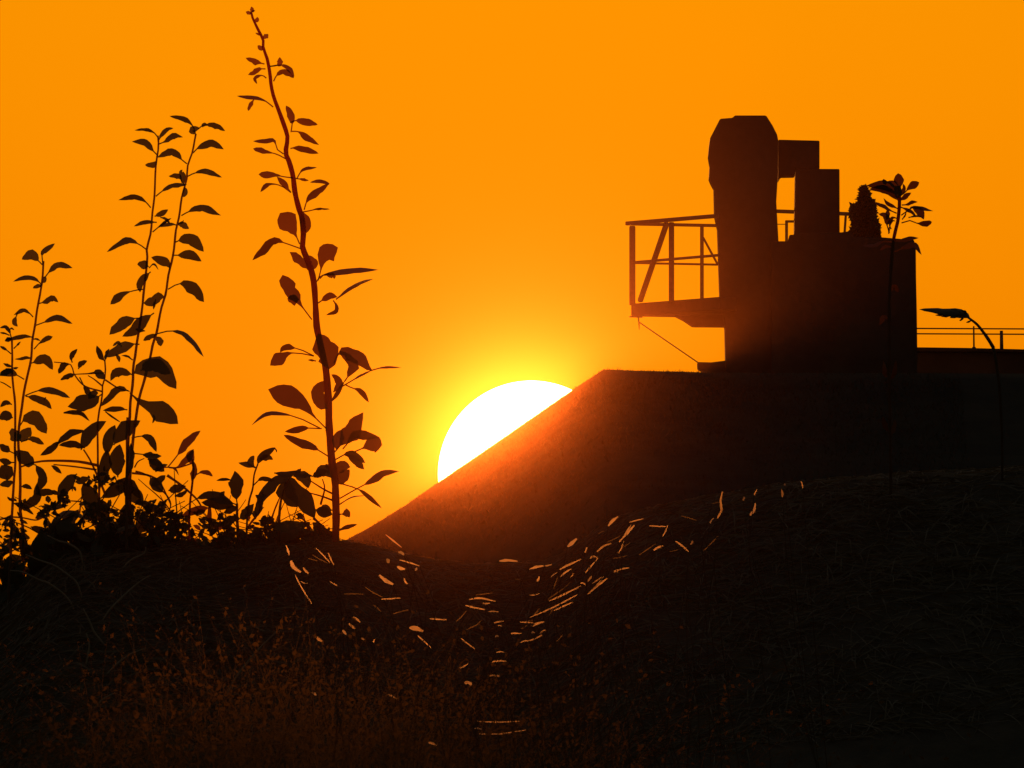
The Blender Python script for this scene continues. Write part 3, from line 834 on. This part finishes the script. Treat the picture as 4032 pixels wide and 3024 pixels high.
# fine tangle of twigs low on the bank top
tw = plant('twig_tangle', 'low tangle of fine bare twigs and tiny leaves along the bank top', 980, YB + .06, 'brush')
for k in range(64):
    px = random.uniform(700, 1300)
    base = interp([(700, 2150), (850, 2160), (1170, 2138), (1300, 2122)], px)
    L_ = random.uniform(60, 240) * (1.0 if px < 1180 else .6)
    a_ = random.uniform(-1.1, 1.1)
    q = [(px, base + 12), (px + math.sin(a_) * L_ * .5 + random.uniform(-15, 15), base - math.cos(a_) * L_ * .5), (px + math.sin(a_ * 1.4) * L_, base - math.cos(a_ * 1.2) * L_)]
    yy = YB + random.uniform(-.05, .12)
    stem(tw, None, [c for p_ in q for c in p_], random.uniform(4, 7), 2.5, RED if k % 3 else SG, yy, 'twig')
RG['W'] = (0, 0, 1.0)
for k in range(70):
    px = random.uniform(690, 1290)
    base = interp([(700, 2150), (850, 2160), (1170, 2138), (1300, 2122)], px)
    py = base - 130 * random.random() ** 1.6 * (1.0 if px < 1180 else .5)
    a_ = random.uniform(0, 6.28)
    l_ = random.uniform(22, 52)
    leaf(tw, 'W', [px, py, px + l_ * .5 * math.cos(a_), py + l_ * .5 * math.sin(a_) - 5, px + l_ * math.cos(a_), py + l_ * math.sin(a_)], random.uniform(10, 24), .15, LD if k % 3 else LR, YB + random.uniform(-.05, .12))

# ragged small leaves and side twigs that close the foot of the thicket and the weeds
V, Fc = [], []
rs = random.Random(21)
foot_top = [(-40, 2060), (60, 1960), (180, 1980), (300, 1900), (420, 1850), (540, 1930), (640, 1990), (760, 2040), (900, 2050), (1050, 2040), (1180, 2050), (1300, 2090)]
foot_low = [(-40, 2420), (90, 2300), (200, 2215), (400, 2168), (850, 2166), (1300, 2126)]
for k in range(2900):
    px = rs.uniform(-40, 1300)
    if px > 700 and rs.random() < .35: continue
    a_, b_ = interp(foot_top, px), interp(foot_low, px)
    py = b_ - (b_ - a_) * rs.random() ** 1.75
    if noise.noise((px * .012, py * .012, 5.0)) < -0.12 and py < b_ - 40: continue
    c = at(px, py, YB + rs.uniform(-.12, .12))
    L_ = rs.uniform(14, 46) * U
    th = rs.uniform(0, 6.28)
    d1 = Vector((math.cos(th), rs.uniform(-.5, .5), math.sin(th))).normalized()
    d2 = d1.cross(Vector((rs.gauss(0, .5), 1, rs.gauss(0, .5)))).normalized()
    w_ = L_ * rs.uniform(.16, .34)
    i = len(V)
    dn = Vector((0, 0, -L_ * rs.uniform(0, .3)))
    V += [c, c + d1 * L_ * .35 + d2 * w_, c + d1 * L_ * .75 + d2 * w_ * .8 + dn * .5, c + d1 * L_ + dn, c + d1 * L_ * .7 - d2 * w_ * .7 + dn * .5, c + d1 * L_ * .3 - d2 * w_]
    Fc.append((i, i + 1, i + 2, i + 3, i + 4, i + 5))
o = mesh_obj('small_leaves', V, Fc, LD, thick)
tag(o, kind='stuff')
for k in range(46):
    px = rs.uniform(-20, 720)
    b_ = interp(foot_low, px)
    L_ = rs.uniform(120, 360)
    an = rs.uniform(-1.0, 1.0)
    q = [(px, b_ + 8), (px + math.sin(an) * L_ * .5 + rs.uniform(-30, 30), b_ - math.cos(an) * L_ * .5), (px + math.sin(an * 1.5) * L_, b_ - math.cos(an) * L_ * .9)]
    stem(thick, None, [c for p_ in q for c in p_], rs.uniform(5, 9), 3, SG if k % 2 else M['bark'], YB + rs.uniform(-.1, .1), 'twig')

# ------------------------------------------------------------------ single weed in front of the tower
YR = YB - 0.3
wr = plant('rosette_weed', 'lone reddish weed with a rosette of spoon leaves, rising in front of the tower', 3500, YR)
stem(wr, 'K', [888, 300, 890, 420, 888, 560, 880, 700, 868, 810, 830, 950, 800, 1090], 14, 13, RED, YR)
stem(wr, None, [3517, 945, 3508, 1050, 3502, 1200, 3500, 1400, 3503, 1600, 3506, 1800, 3508, root_py(3508, YR)], 12, 11, M['thin_stem'], YR)
leaves(wr, [
    ('K', [888, 400, 895, 300, 885, 220, 870, 118], 145, .15, 'o'), ('K', [900, 450, 980, 388, 1050, 315, 1178, 250], 112, .3, 'o'), ('K', [885, 440, 760, 330, 640, 292, 415, 300], 135, .05), ('K', [700, 275, 672, 238, 655, 202], 58, 0),
    ('K', [880, 520, 780, 410, 640, 345, 450, 350], 110, .05), ('K', [850, 480, 870, 380, 830, 300], 120, .05), ('K', [850, 700, 740, 650, 640, 590, 510, 540], 62, .2), ('K', [745, 985, 705, 850, 690, 740, 590, 712], 104, .35),
    ('K', [700, 800, 720, 720, 720, 640], 70, .05), ('K', [770, 930, 750, 870, 790, 810, 835, 815], 34, .1), ('K', [735, 1000, 740, 930, 745, 890], 30, .1), ('K', [925, 580, 1010, 572, 1070, 540, 1155, 535], 50, .2), ('K', [915, 730, 1030, 650, 1110, 610, 1380, 668], 60, .3),
    ('K', [1075, 615, 1180, 670, 1245, 790], 115, .05), ('K', [920, 840, 1040, 805, 1150, 845, 1260, 850, 1362, 825], 92, .45, 'o'), ('K', [930, 790, 970, 735, 992, 680], 24, .1), ('K', [1020, 762, 1140, 740, 1235, 762], 34, .05),
    ('K', [890, 520, 960, 470, 1010, 430, 1060, 400], 70, .1), ('K', [880, 640, 800, 600, 720, 560, 660, 480], 60, .15), ('K', [885, 600, 980, 640, 1080, 690, 1130, 760], 56, .2),
    ('K', [880, 360, 820, 290, 770, 250, 700, 250], 90, .05), ('K', [890, 470, 930, 400, 960, 330, 940, 270], 60, .1), ('K', [870, 780, 800, 760, 760, 800, 700, 880], 50, .15),
    ('K', [800, 1105, 940, 1092, 1050, 1065, 1168, 1058], 70, .2), ('K', [820, 1260, 1000, 1180, 1110, 1165, 1212, 1302], 90, .2), ('K', [790, 1120, 650, 1110, 520, 1170, 350, 1170], 60, .3), ('K', [790, 1200, 700, 1180, 600, 1240], 50, .2),
], LR, YR)
leaves(wr, [('W', [3500, 1440, 3488, 1480, 3478, 1420], 20, .1), ('W', [3500, 1500, 3520, 1470, 3528, 1420], 18, .1), ('W', [3500, 1700, 3486, 1680, 3476, 1640], 20, .1), ('W', [3504, 1720, 3518, 1690, 3524, 1650], 18, .1),
            ('W', [3500, 1260, 3480, 1250, 3464, 1280], 22, .1), ('W', [3502, 1150, 3520, 1130, 3538, 1150], 22, .1)], LR, YR)

# arching grass head in front of the annex
YG = YB - 0.22
ag = plant('arching_grass', 'single grass stalk bowing over with a drooping head beside the annex railing', 3935, YG, 'grass')
stem(ag, 'L', [1090, 662, 1180, 735, 1262, 840, 1345, 975], 9, 15, SG, YG)
stem(ag, None, [3912, 1371, 3932, 1500, 3945, 1700, 3948, root_py(3948, YG)], 12, 9, M['thin_stem'], YG)
leaves(ag, [('L', [1110, 690, 1060, 625, 980, 595, 850, 600, 720, 585, 575, 572], 84, .02), ('L', [1080, 660, 1000, 640, 900, 622, 780, 612], 60, .05),
            ('L', [1000, 640, 940, 650, 890, 660], 26, .05), ('L', [930, 625, 870, 640, 800, 648], 24, .05), ('L', [1040, 650, 1010, 680, 990, 690], 22, .05), ('L', [860, 615, 800, 632, 740, 632], 22, .05),
            ('L', [1060, 640, 1050, 600, 1010, 582], 26, .05), ('L', [1110, 690, 1090, 700, 1060, 708], 20, .05), ('L', [1000, 605, 950, 575, 900, 572], 20, .05)], LG, YG, .0)

# conical shrub that grows on the tower roof
YS = YT + 0.9
shrub = empty('roof_shrub', at(3420, 945, YS))
tag(shrub, 'dense cone-shaped shrub growing on the tower roof behind the rosette weed', 'shrub')
us = YS / F
tube('trunk', [at(3422, 950, YS), at(3418, 850, YS), at(3410, 760, YS)], [10 * us, 7 * us, 3 * us], SG, shrub, 6)
out_l = [(740, 3392), (765, 3386), (797, 3370), (812, 3346), (850, 3345), (880, 3350), (920, 3340), (950, 3350)]
out_r = [(735, 3414), (760, 3425), (790, 3432), (806, 3450), (850, 3456), (900, 3464), (936, 3474), (950, 3480)]
V, Fc = [], []
for k in range(2600):
    py = 736 + 212 * random.random() ** .8
    a_, b_ = interp(out_l, py), interp(out_r, py)
    wob = 11 * noise.noise((py * .022, 2.2, 0.0))
    px = a_ + 6 + (b_ - a_ - 12) * random.random() + wob
    hw = (b_ - a_) / 2 * us
    c = at(px, py, YS + random.uniform(-.7, .7) * hw)
    s_ = random.uniform(6, 24) * us
    d1 = Vector((random.gauss(0, 1), random.gauss(0, 1), random.gauss(0, 1))).normalized()
    d2 = d1.orthogonal().normalized()
    i = len(V)
    V += [c - d1 * s_, c + d2 * s_ * .5, c + d1 * s_, c - d2 * s_ * .5]
    Fc.append((i, i + 1, i + 2, i + 3))
tag(mesh_obj('foliage', V, Fc, LD, shrub), kind='stuff')


# ------------------------------------------------------------------ matted grass of the bank
def bank_hit(px, py):
    """where the sight line through a photograph pixel meets the bank"""
    y = 42.0
    while y < YB + 0.02:
        p = at(px, py, y)
        if p.z <= bank_z(p.x, y):
            return p
        y += 0.01
    return at(px, py, YB - 0.01)


rnd = random.Random(5)
V, Fc = [], []


def blade(p, d, L_, w, lift, seg=3):
    """one grass blade from p along the horizontal direction d, arching by lift"""
    i0 = len(V)
    s_ = Vector((-d.y, d.x, 0)) * (w / 2)
    roll = rnd.uniform(-1.2, 1.2)
    s_ = s_ * math.cos(roll) + Vector((0, 0, w / 2 * math.sin(roll)))
    for k in range(seg + 1):
        t = k / seg
        q = p + d * (L_ * t)
        g = bank_z(q.x, q.y)
        q.z = g + 0.002 + lift * (1 - (1 - t) ** 2) * (1.0 - 0.55 * t)
        kk = (1 - t) ** .6
        if k < seg:
            V.append(q - s_ * kk); V.append(q + s_ * kk)
        else:
            V.append(q)
    for k in range(seg - 1):
        a0 = i0 + 2 * k
        Fc.append((a0, a0 + 1, a0 + 3, a0 + 2))
    a0 = i0 + 2 * (seg - 1)
    Fc.append((a0, a0 + 1, a0 + 2))


for k in range(30000):
    x = rnd.uniform(-1.55, 1.55)
    y = YB + 0.10 - 1.75 * rnd.random() ** 1.25
    cl = noise.noise((x * 7, y * 7, 0.3))
    if rnd.random() > 0.45 + 0.9 * max(0, cl + .25):
        continue
    th = -0.6 + 1.3 * noise.noise((x * 2.2, y * 2.2, 8.0)) + rnd.gauss(0, .7)
    if rnd.random() < .3: th = rnd.uniform(0, 6.28)
    d = Vector((math.cos(th), math.sin(th), 0))
    near = sstep((YB - y) / 0.25)
    edge = 0.35 + 0.65 * near
    if -0.42 < x < -0.28: edge *= .6
    blade(Vector((x, y, 0)), d, rnd.uniform(.04, .14) * edge, rnd.uniform(.002, .005), rnd.uniform(.002, .02 + .03 * max(0, cl)) * edge)
g = mesh_obj('grass', V, Fc, M['grass'], origin=(0, YB, 2))
tag(g, 'matted dark grass covering the near bank', 'grass', kind='stuff')

# turf of the far hill: short blades along its edge and face
V, Fc = [], []
for k in range(60000):
    x = rnd.uniform(-4.2, 5.2)
    y = YH + 0.4 - 14.0 * rnd.random() ** 2.2
    z = hill_z(x, y)
    h = (rnd.uniform(.008, .02) if rnd.random() < .93 else rnd.uniform(.02, .05)) if y > YH - .4 else rnd.uniform(.02, .06)
    th = rnd.uniform(0, 6.28)
    w = Vector((math.cos(th), math.sin(th), 0)) * rnd.uniform(.003, .008)
    l_ = Vector((rnd.gauss(0, .5), rnd.gauss(0, .5), 1)) * h
    i = len(V)
    b_ = Vector((x, y, z - .003))
    V += [b_ - w, b_ + w, b_ + l_]
    Fc.append((i, i + 1, i + 2))
g = mesh_obj('turf', V, Fc, M['turf'], origin=(0, YH, 4))
tag(g, 'short dark turf on the far hill slope', 'grass', kind='stuff')

# dry blades that catch the sun
RG['V'] = (1700, 1800, .4973)
RG['X'] = (2400, 1700, .4822)
RG['Z'] = (1000, 2000, .6173)
GL = [('V', [535, 822, 600, 816, 680, 825], 20), ('V', [772, 888, 830, 868, 885, 860], 18), ('V', [893, 862, 920, 858, 952, 850], 11), ('V', [943, 952, 965, 930, 992, 913], 9),
      ('V', [833, 985, 845, 965, 850, 945], 15), ('V', [1012, 888, 1090, 850, 1182, 808], 15), ('V', [1022, 945, 1060, 910, 1105, 885], 15), ('V', [1095, 955, 1115, 935, 1120, 915], 9), ('V', [1075, 710, 1110, 680, 1148, 645], 26),
      ('V', [1213, 755, 1222, 735, 1228, 712], 14), ('V', [1397, 545, 1430, 505, 1475, 470], 22), ('V', [1485, 670, 1540, 610, 1605, 538], 18), ('V', [1252, 802, 1280, 785, 1310, 795], 14), ('V', [1308, 750, 1360, 705, 1422, 683], 15),
      ('V', [1480, 760, 1505, 710, 1522, 668], 10), ('V', [930, 1140, 1050, 1085, 1182, 1018], 12), ('V', [775, 1270, 960, 1190, 1155, 1088], 12), ('V', [1178, 1002, 1195, 995, 1218, 1012], 12), ('V', [1238, 985, 1250, 965, 1268, 942], 15),
      ('V', [1235, 1085, 1300, 1030, 1390, 958], 14), ('V', [1265, 1060, 1310, 1010, 1360, 945], 10), ('V', [1270, 1000, 1310, 975, 1350, 945], 8), ('V', [298, 1128, 380, 1115, 505, 1142], 13), ('V', [266, 1172, 340, 1192, 424, 1207], 13),
      ('V', [448, 1224, 490, 1220, 532, 1226], 10), ('V', [798, 1340, 840, 1315, 898, 1303], 15), ('V', [628, 1395, 660, 1392, 700, 1400], 11), ('V', [788, 1392, 800, 1386, 818, 1390], 16), ('V', [855, 1400, 880, 1375, 915, 1370], 9), ('V', [698, 1467, 735, 1455, 775, 1453], 10),
      ('V', [1757, 738, 1790, 715, 1832, 703], 20), ('V', [1828, 628, 1850, 590, 1867, 542], 10), ('V', [2045, 692, 2060, 680, 2066, 658], 16), ('V', [1440, 912, 1460, 905, 1480, 912], 9), ('V', [500, 1425, 515, 1415, 530, 1420], 12), ('V', [510, 1548, 540, 1540, 575, 1545], 10),
      ('X', [880, 705, 915, 640, 905, 570, 922, 488], 18), ('X', [820, 750, 832, 725, 850, 705], 12), ('X', [1146, 684, 1180, 640, 1190, 585], 24), ('X', [1090, 560, 1098, 545, 1100, 530], 16), ('X', [1180, 520, 1190, 495, 1205, 470], 10), ('X', [1412, 535, 1412, 505, 1406, 470], 16), ('X', [1432, 440, 1430, 430, 1434, 422], 16), ('X', [1578, 462, 1575, 435, 1562, 405], 12),
      ('Z', [205, 240, 215, 265, 225, 300], 12), ('Z', [235, 335, 255, 380, 300, 410], 22), ('Z', [315, 380, 328, 400, 348, 418], 13), ('Z', [262, 428, 305, 510, 370, 612], 8), ('Z', [395, 255, 440, 300, 485, 350], 7), ('Z', [840, 170, 890, 210, 942, 252], 9),
      ('Z', [920, 282, 940, 285, 958, 300], 20), ('Z', [845, 325, 855, 335, 858, 352], 24), ('Z', [915, 372, 935, 385, 965, 390], 18), ('Z', [800, 428, 835, 460, 888, 488], 22), ('Z', [958, 448, 965, 470, 980, 488], 11), ('Z', [1028, 400, 1035, 390, 1040, 378], 14),
      ('Z', [632, 696, 655, 710, 678, 728], 15), ('Z', [605, 736, 625, 755, 645, 772], 15), ('Z', [565, 780, 578, 795, 590, 808], 16), ('Z', [395, 820, 412, 838, 438, 852], 18), ('Z', [685, 830, 698, 838, 712, 850], 11), ('Z', [760, 858, 765, 848, 768, 838], 10),
      ('Z', [992, 765, 1035, 768, 1080, 788], 26), ('Z', [1045, 815, 1085, 850, 1130, 892], 9), ('Z', [1308, 1022, 1330, 1015, 1365, 995], 11), ('Z', [1342, 1118, 1365, 1112, 1390, 1128], 24), ('Z', [1502, 990, 1555, 975, 1610, 978], 11), ('Z', [1500, 1072, 1530, 1068, 1570, 1072], 10),
      ('Z', [1545, 922, 1570, 916, 1595, 920], 9), ('Z', [1425, 1362, 1550, 1366, 1695, 1360], 8), ('Z', [1405, 1408, 1425, 1405, 1455, 1412], 10), ('Z', [1435, 1442, 1580, 1440, 1735, 1415], 8), ('Z', [855, 1188, 880, 1200, 912, 1218], 11), ('Z', [1112, 1498, 1135, 1500, 1165, 1515], 16), ('Z', [372, 1176, 385, 1184, 400, 1196], 14),
      ('Z', [1638, 802, 1670, 800, 1705, 800], 9), ('Z', [600, 1400, -5, 1440, 30, 1450], 0)]
YK = 18.0
RG['W'] = (0, 0, 1.0)
band = [(1230, 2160), (1400, 2290), (1560, 2330), (1750, 2420), (1900, 2440), (2020, 2380), (2180, 2330), (2300, 2230), (2420, 2120), (2560, 2080), (2800, 2000)]
for k in range(48):
    j = rnd.randrange(len(band) - 1)
    t = rnd.random()
    cx = band[j][0] + (band[j + 1][0] - band[j][0]) * t + rnd.gauss(0, 70)
    cy = band[j][1] + (band[j + 1][1] - band[j][1]) * t + rnd.gauss(20, 75)
    sl = math.atan2(band[j + 1][1] - band[j][1], band[j + 1][0] - band[j][0]) + rnd.gauss(0, .35)
    l_ = rnd.uniform(8, 42)
    dx, dy_ = math.cos(sl) * l_, math.sin(sl) * l_
    GL.append(('W', [cx - dx, cy - dy_, cx, cy + rnd.uniform(-4, 4), cx + dx, cy + dy_], rnd.uniform(2.5, 6)))
for rg, fl, w in GL:
    if w == 0: continue
    q = PX(rg, fl)
    sc_ = RG[rg][2]
    Y = YK + rnd.uniform(-1.2, 1.2)
    lean = rnd.uniform(-.008, .008)
    pts3 = [at(a_, b_, Y + lean * (i - 1)) for i, (a_, b_) in enumerate(q)]
    cv = smooth_path(pts3, 7)
    hw = w * sc_ * Y / F / 2
    low = 0 if cv[0].z < cv[-1].z else 6
    root = Vector((cv[low].x + rnd.gauss(0, .09), Y + rnd.uniform(-.05, .05), 0))
    root.z = ground_z(root.x, root.y) - .01
    st = empty('grass_stalk', root)
    where = ('below the tall reddish weed' if q[1][0] < 1560 else
             'below the half hidden sun' if q[1][0] < 2560 else 'below the foot of the tower')
    tag(st, 'thin grass stalk, bent dry blade glowing in the sun, ' + where, 'grass stalk', 'sunlit grass blades ' + where)
    dirn = (cv[low] - cv[3]).normalized()
    mid_ = root.lerp(cv[low], .55) + Vector((rnd.uniform(-.02, .02), 0, 0))
    nb_ = cv[low] + dirn * .02 + Vector((0, 0, -.012))
    tube('stem', smooth_path([root, mid_, nb_, cv[low]], 10), [.0006, .0006, .0005, .0005, .0004, .0004, .0004, .0003, .0003, .0003], M['thin_stem'], st, 5)
    VV, FF = [], []
    wob = rnd.random() * 40
    for i, p in enumerate(cv):
        t = i / 6
        tg = (cv[min(6, i + 1)] - cv[max(0, i - 1)]).normalized()
        sd = Vector((-tg.z, 0, tg.x)).normalized()
        k_ = (max(.12, math.sin(math.pi * (0.1 + .82 * t)))) ** .6 * hw * (1 + .5 * noise.noise((t * 5, wob, 0)))
        wv = sd * k_ + Vector((0, k_ * .5, 0))
        VV += [p - wv, p + Vector((0, -k_ * .3, 0)), p + wv]
        if i < 6:
            for c in range(2):
                FF.append((3 * i + c, 3 * i + c + 1, 3 * i + c + 4, 3 * i + c + 3))
    mesh_obj('blade', VV, FF, M['straw'] if (rg != 'W' or w > 4.6) else M['faint_glint_straw'], st, smooth=True)

# fine grass standing on the knoll added so its backlit stems brighten and texture the bank
V, Fc = [], []
for k in range(5200):
    px = rnd.uniform(-500, 4500)
    dens = interp([(-500, .7), (400, .8), (1200, 1.0), (2000, .8), (2500, .35), (3200, .12), (4500, .08)], px)
    if rnd.random() > dens: continue
    Y = rnd.uniform(16.0, 21.0)
    x = (px - 2016) / F * Y
    z0 = ground_z(x, Y) - .01
    top = interp([(-500, 2600), (300, 2420), (900, 2260), (1300, 2240), (1900, 2420), (2300, 2520), (3000, 2700), (4500, 2850)], px)
    py = top + 680 * rnd.random() ** .55
    tip = at(px, py, Y)
    bend = rnd.gauss(.3, 1.3) * .10
    P0 = Vector((x - bend * .5, Y, z0))
    P2 = Vector((tip.x + bend, Y + rnd.gauss(0, .02), tip.z))
    P1 = Vector((tip.x, Y, z0 + (tip.z - z0) * .75))
    w = rnd.uniform(.0005, .0014)
    i0 = len(V)
    for j in range(6):
        t = j / 5
        p = P0 * (1 - t) ** 2 + P1 * 2 * t * (1 - t) + P2 * t * t
        k_ = w / 2 * (1 - t * .9)
        a_ = rnd.uniform(-.3, .3)
        V += [p + Vector((-k_, k_ * a_, 0)), p + Vector((k_, -k_ * a_, 0))]
        if j < 5:
            a0 = i0 + 2 * j
            Fc.append((a0, a0 + 1, a0 + 3, a0 + 2))
    nv = len(V)
    for lf in range(rnd.randrange(3, 9)):          # leaflets along the stem
        t = rnd.uniform(.45, 1.0)
        p = P0 * (1 - t) ** 2 + P1 * 2 * t * (1 - t) + P2 * t * t
        ls = rnd.uniform(.0018, .0065)
        th = rnd.uniform(0, 6.28)
        d1 = Vector((math.cos(th), rnd.uniform(-.4, .4), math.sin(th))) * ls
        d2 = Vector((-math.sin(th), rnd.uniform(-.6, .6), math.cos(th))) * ls * rnd.uniform(.15, .35)
        i = len(V)
        V += [p, p + d1 * .5 + d2, p + d1, p + d1 * .5 - d2]
        Fc.append((i, i + 1, i + 2, i + 3))
g_ = mesh_obj('added_grass', V, Fc, M['addedgrass'], origin=(0, YK, 1.7))
tag(g_, 'fine backlit grass stems added in front of the bank to brighten it', 'grass', kind='stuff')

# pale dry stalks bent over in front of the thicket and bank
DS = [('M', [620, 690, 760, 760, 900, 800, 1040, 900, 1080, 1050, 1140, 1140]), ('M', [330, 940, 530, 1020, 700, 1080, 850, 1180, 990, 1290, 1050, 1430, 1090, 1560]),
      ('M', [130, 1150, 300, 1170, 500, 1270, 620, 1310, 800, 1430, 920, 1560, 980, 1700]), ('M', [470, 1370, 540, 1335, 620, 1310]), ('T', [960, 430, 880, 480, 780, 570, 700, 650, 640, 740]),
      ('T', [530, 640, 570, 720, 600, 790, 680, 890]), ('T', [735, 1178, 660, 1220, 600, 1275]), ('T', [935, 895, 840, 930, 740, 1000, 660, 1085]), ('T', [1765, 788, 1680, 870, 1600, 960, 1500, 1090, 1430, 1230]),
      ('T', [1600, 745, 1680, 785, 1765, 790]), ('T', [930, 250, 920, 290, 840, 330, 780, 385]), ('T', [550, 800, 570, 880, 545, 1020])]
for rg, fl in DS:
    q = PX(rg, fl)
    lo = max(b_ for a_, b_ in q)
    la = [a_ for a_, b_ in q if b_ == lo][0]
    Y = bank_hit(la, lo).y - .02
    pts3 = smooth_path([at(a_, b_, Y + .004 * i) for i, (a_, b_) in enumerate(q)], 3 * len(q))
    n_ = len(pts3)
    o = tube('dry_stalk', pts3, [(.0026 - .0012 * abs(2 * i / (n_ - 1) - 1)) for i in range(n_)], M['drystem'], None, 6)
    near_ = la < 480
    tag(o, 'pale thin dry stalk arching ' + ('below the thicket of shoots' if near_ else 'over the dark bank below the low weeds'), 'stalk',
        'pale dry stalks under the thicket' if near_ else 'pale dry stalks below the low weeds')


# ------------------------------------------------------------------ haze added for the orange glare round the sun
hm = bpy.data.materials.new('glare_haze')
hm.use_nodes = True
hn, hl = hm.node_tree.nodes, hm.node_tree.links
hn.clear()
ho = hn.new('ShaderNodeOutputMaterial')
pv = hn.new('ShaderNodeVolumePrincipled')
pv.inputs['Color'].default_value = (0.95, 0.42, 0.17, 1)  # the glow's orange is put into the scattering colour
pv.inputs['Density'].default_value = 0.00000038
pv.inputs['Anisotropy'].default_value = 0.9976
hm.cycles.volume_sampling = 'EQUIANGULAR'
hl.new(pv.outputs['Volume'], ho.inputs['Volume'])
x0, x1, y0, y1, z0, z1 = -160, 160, -70, 270, -1.6, 15.2
V = [(x, y, z) for z in (z0, z1) for y in (y0, y1) for x in (x0, x1)]
Fc = [(0, 2, 3, 1), (4, 5, 7, 6), (0, 1, 5, 4), (1, 3, 7, 5), (3, 2, 6, 7), (2, 0, 4, 6)]
hz = mesh_obj('haze', V, Fc, hm)
tag(hz, 'thin orange-tinted haze added for the sun glare over bank and hill', 'haze', kind='stuff')
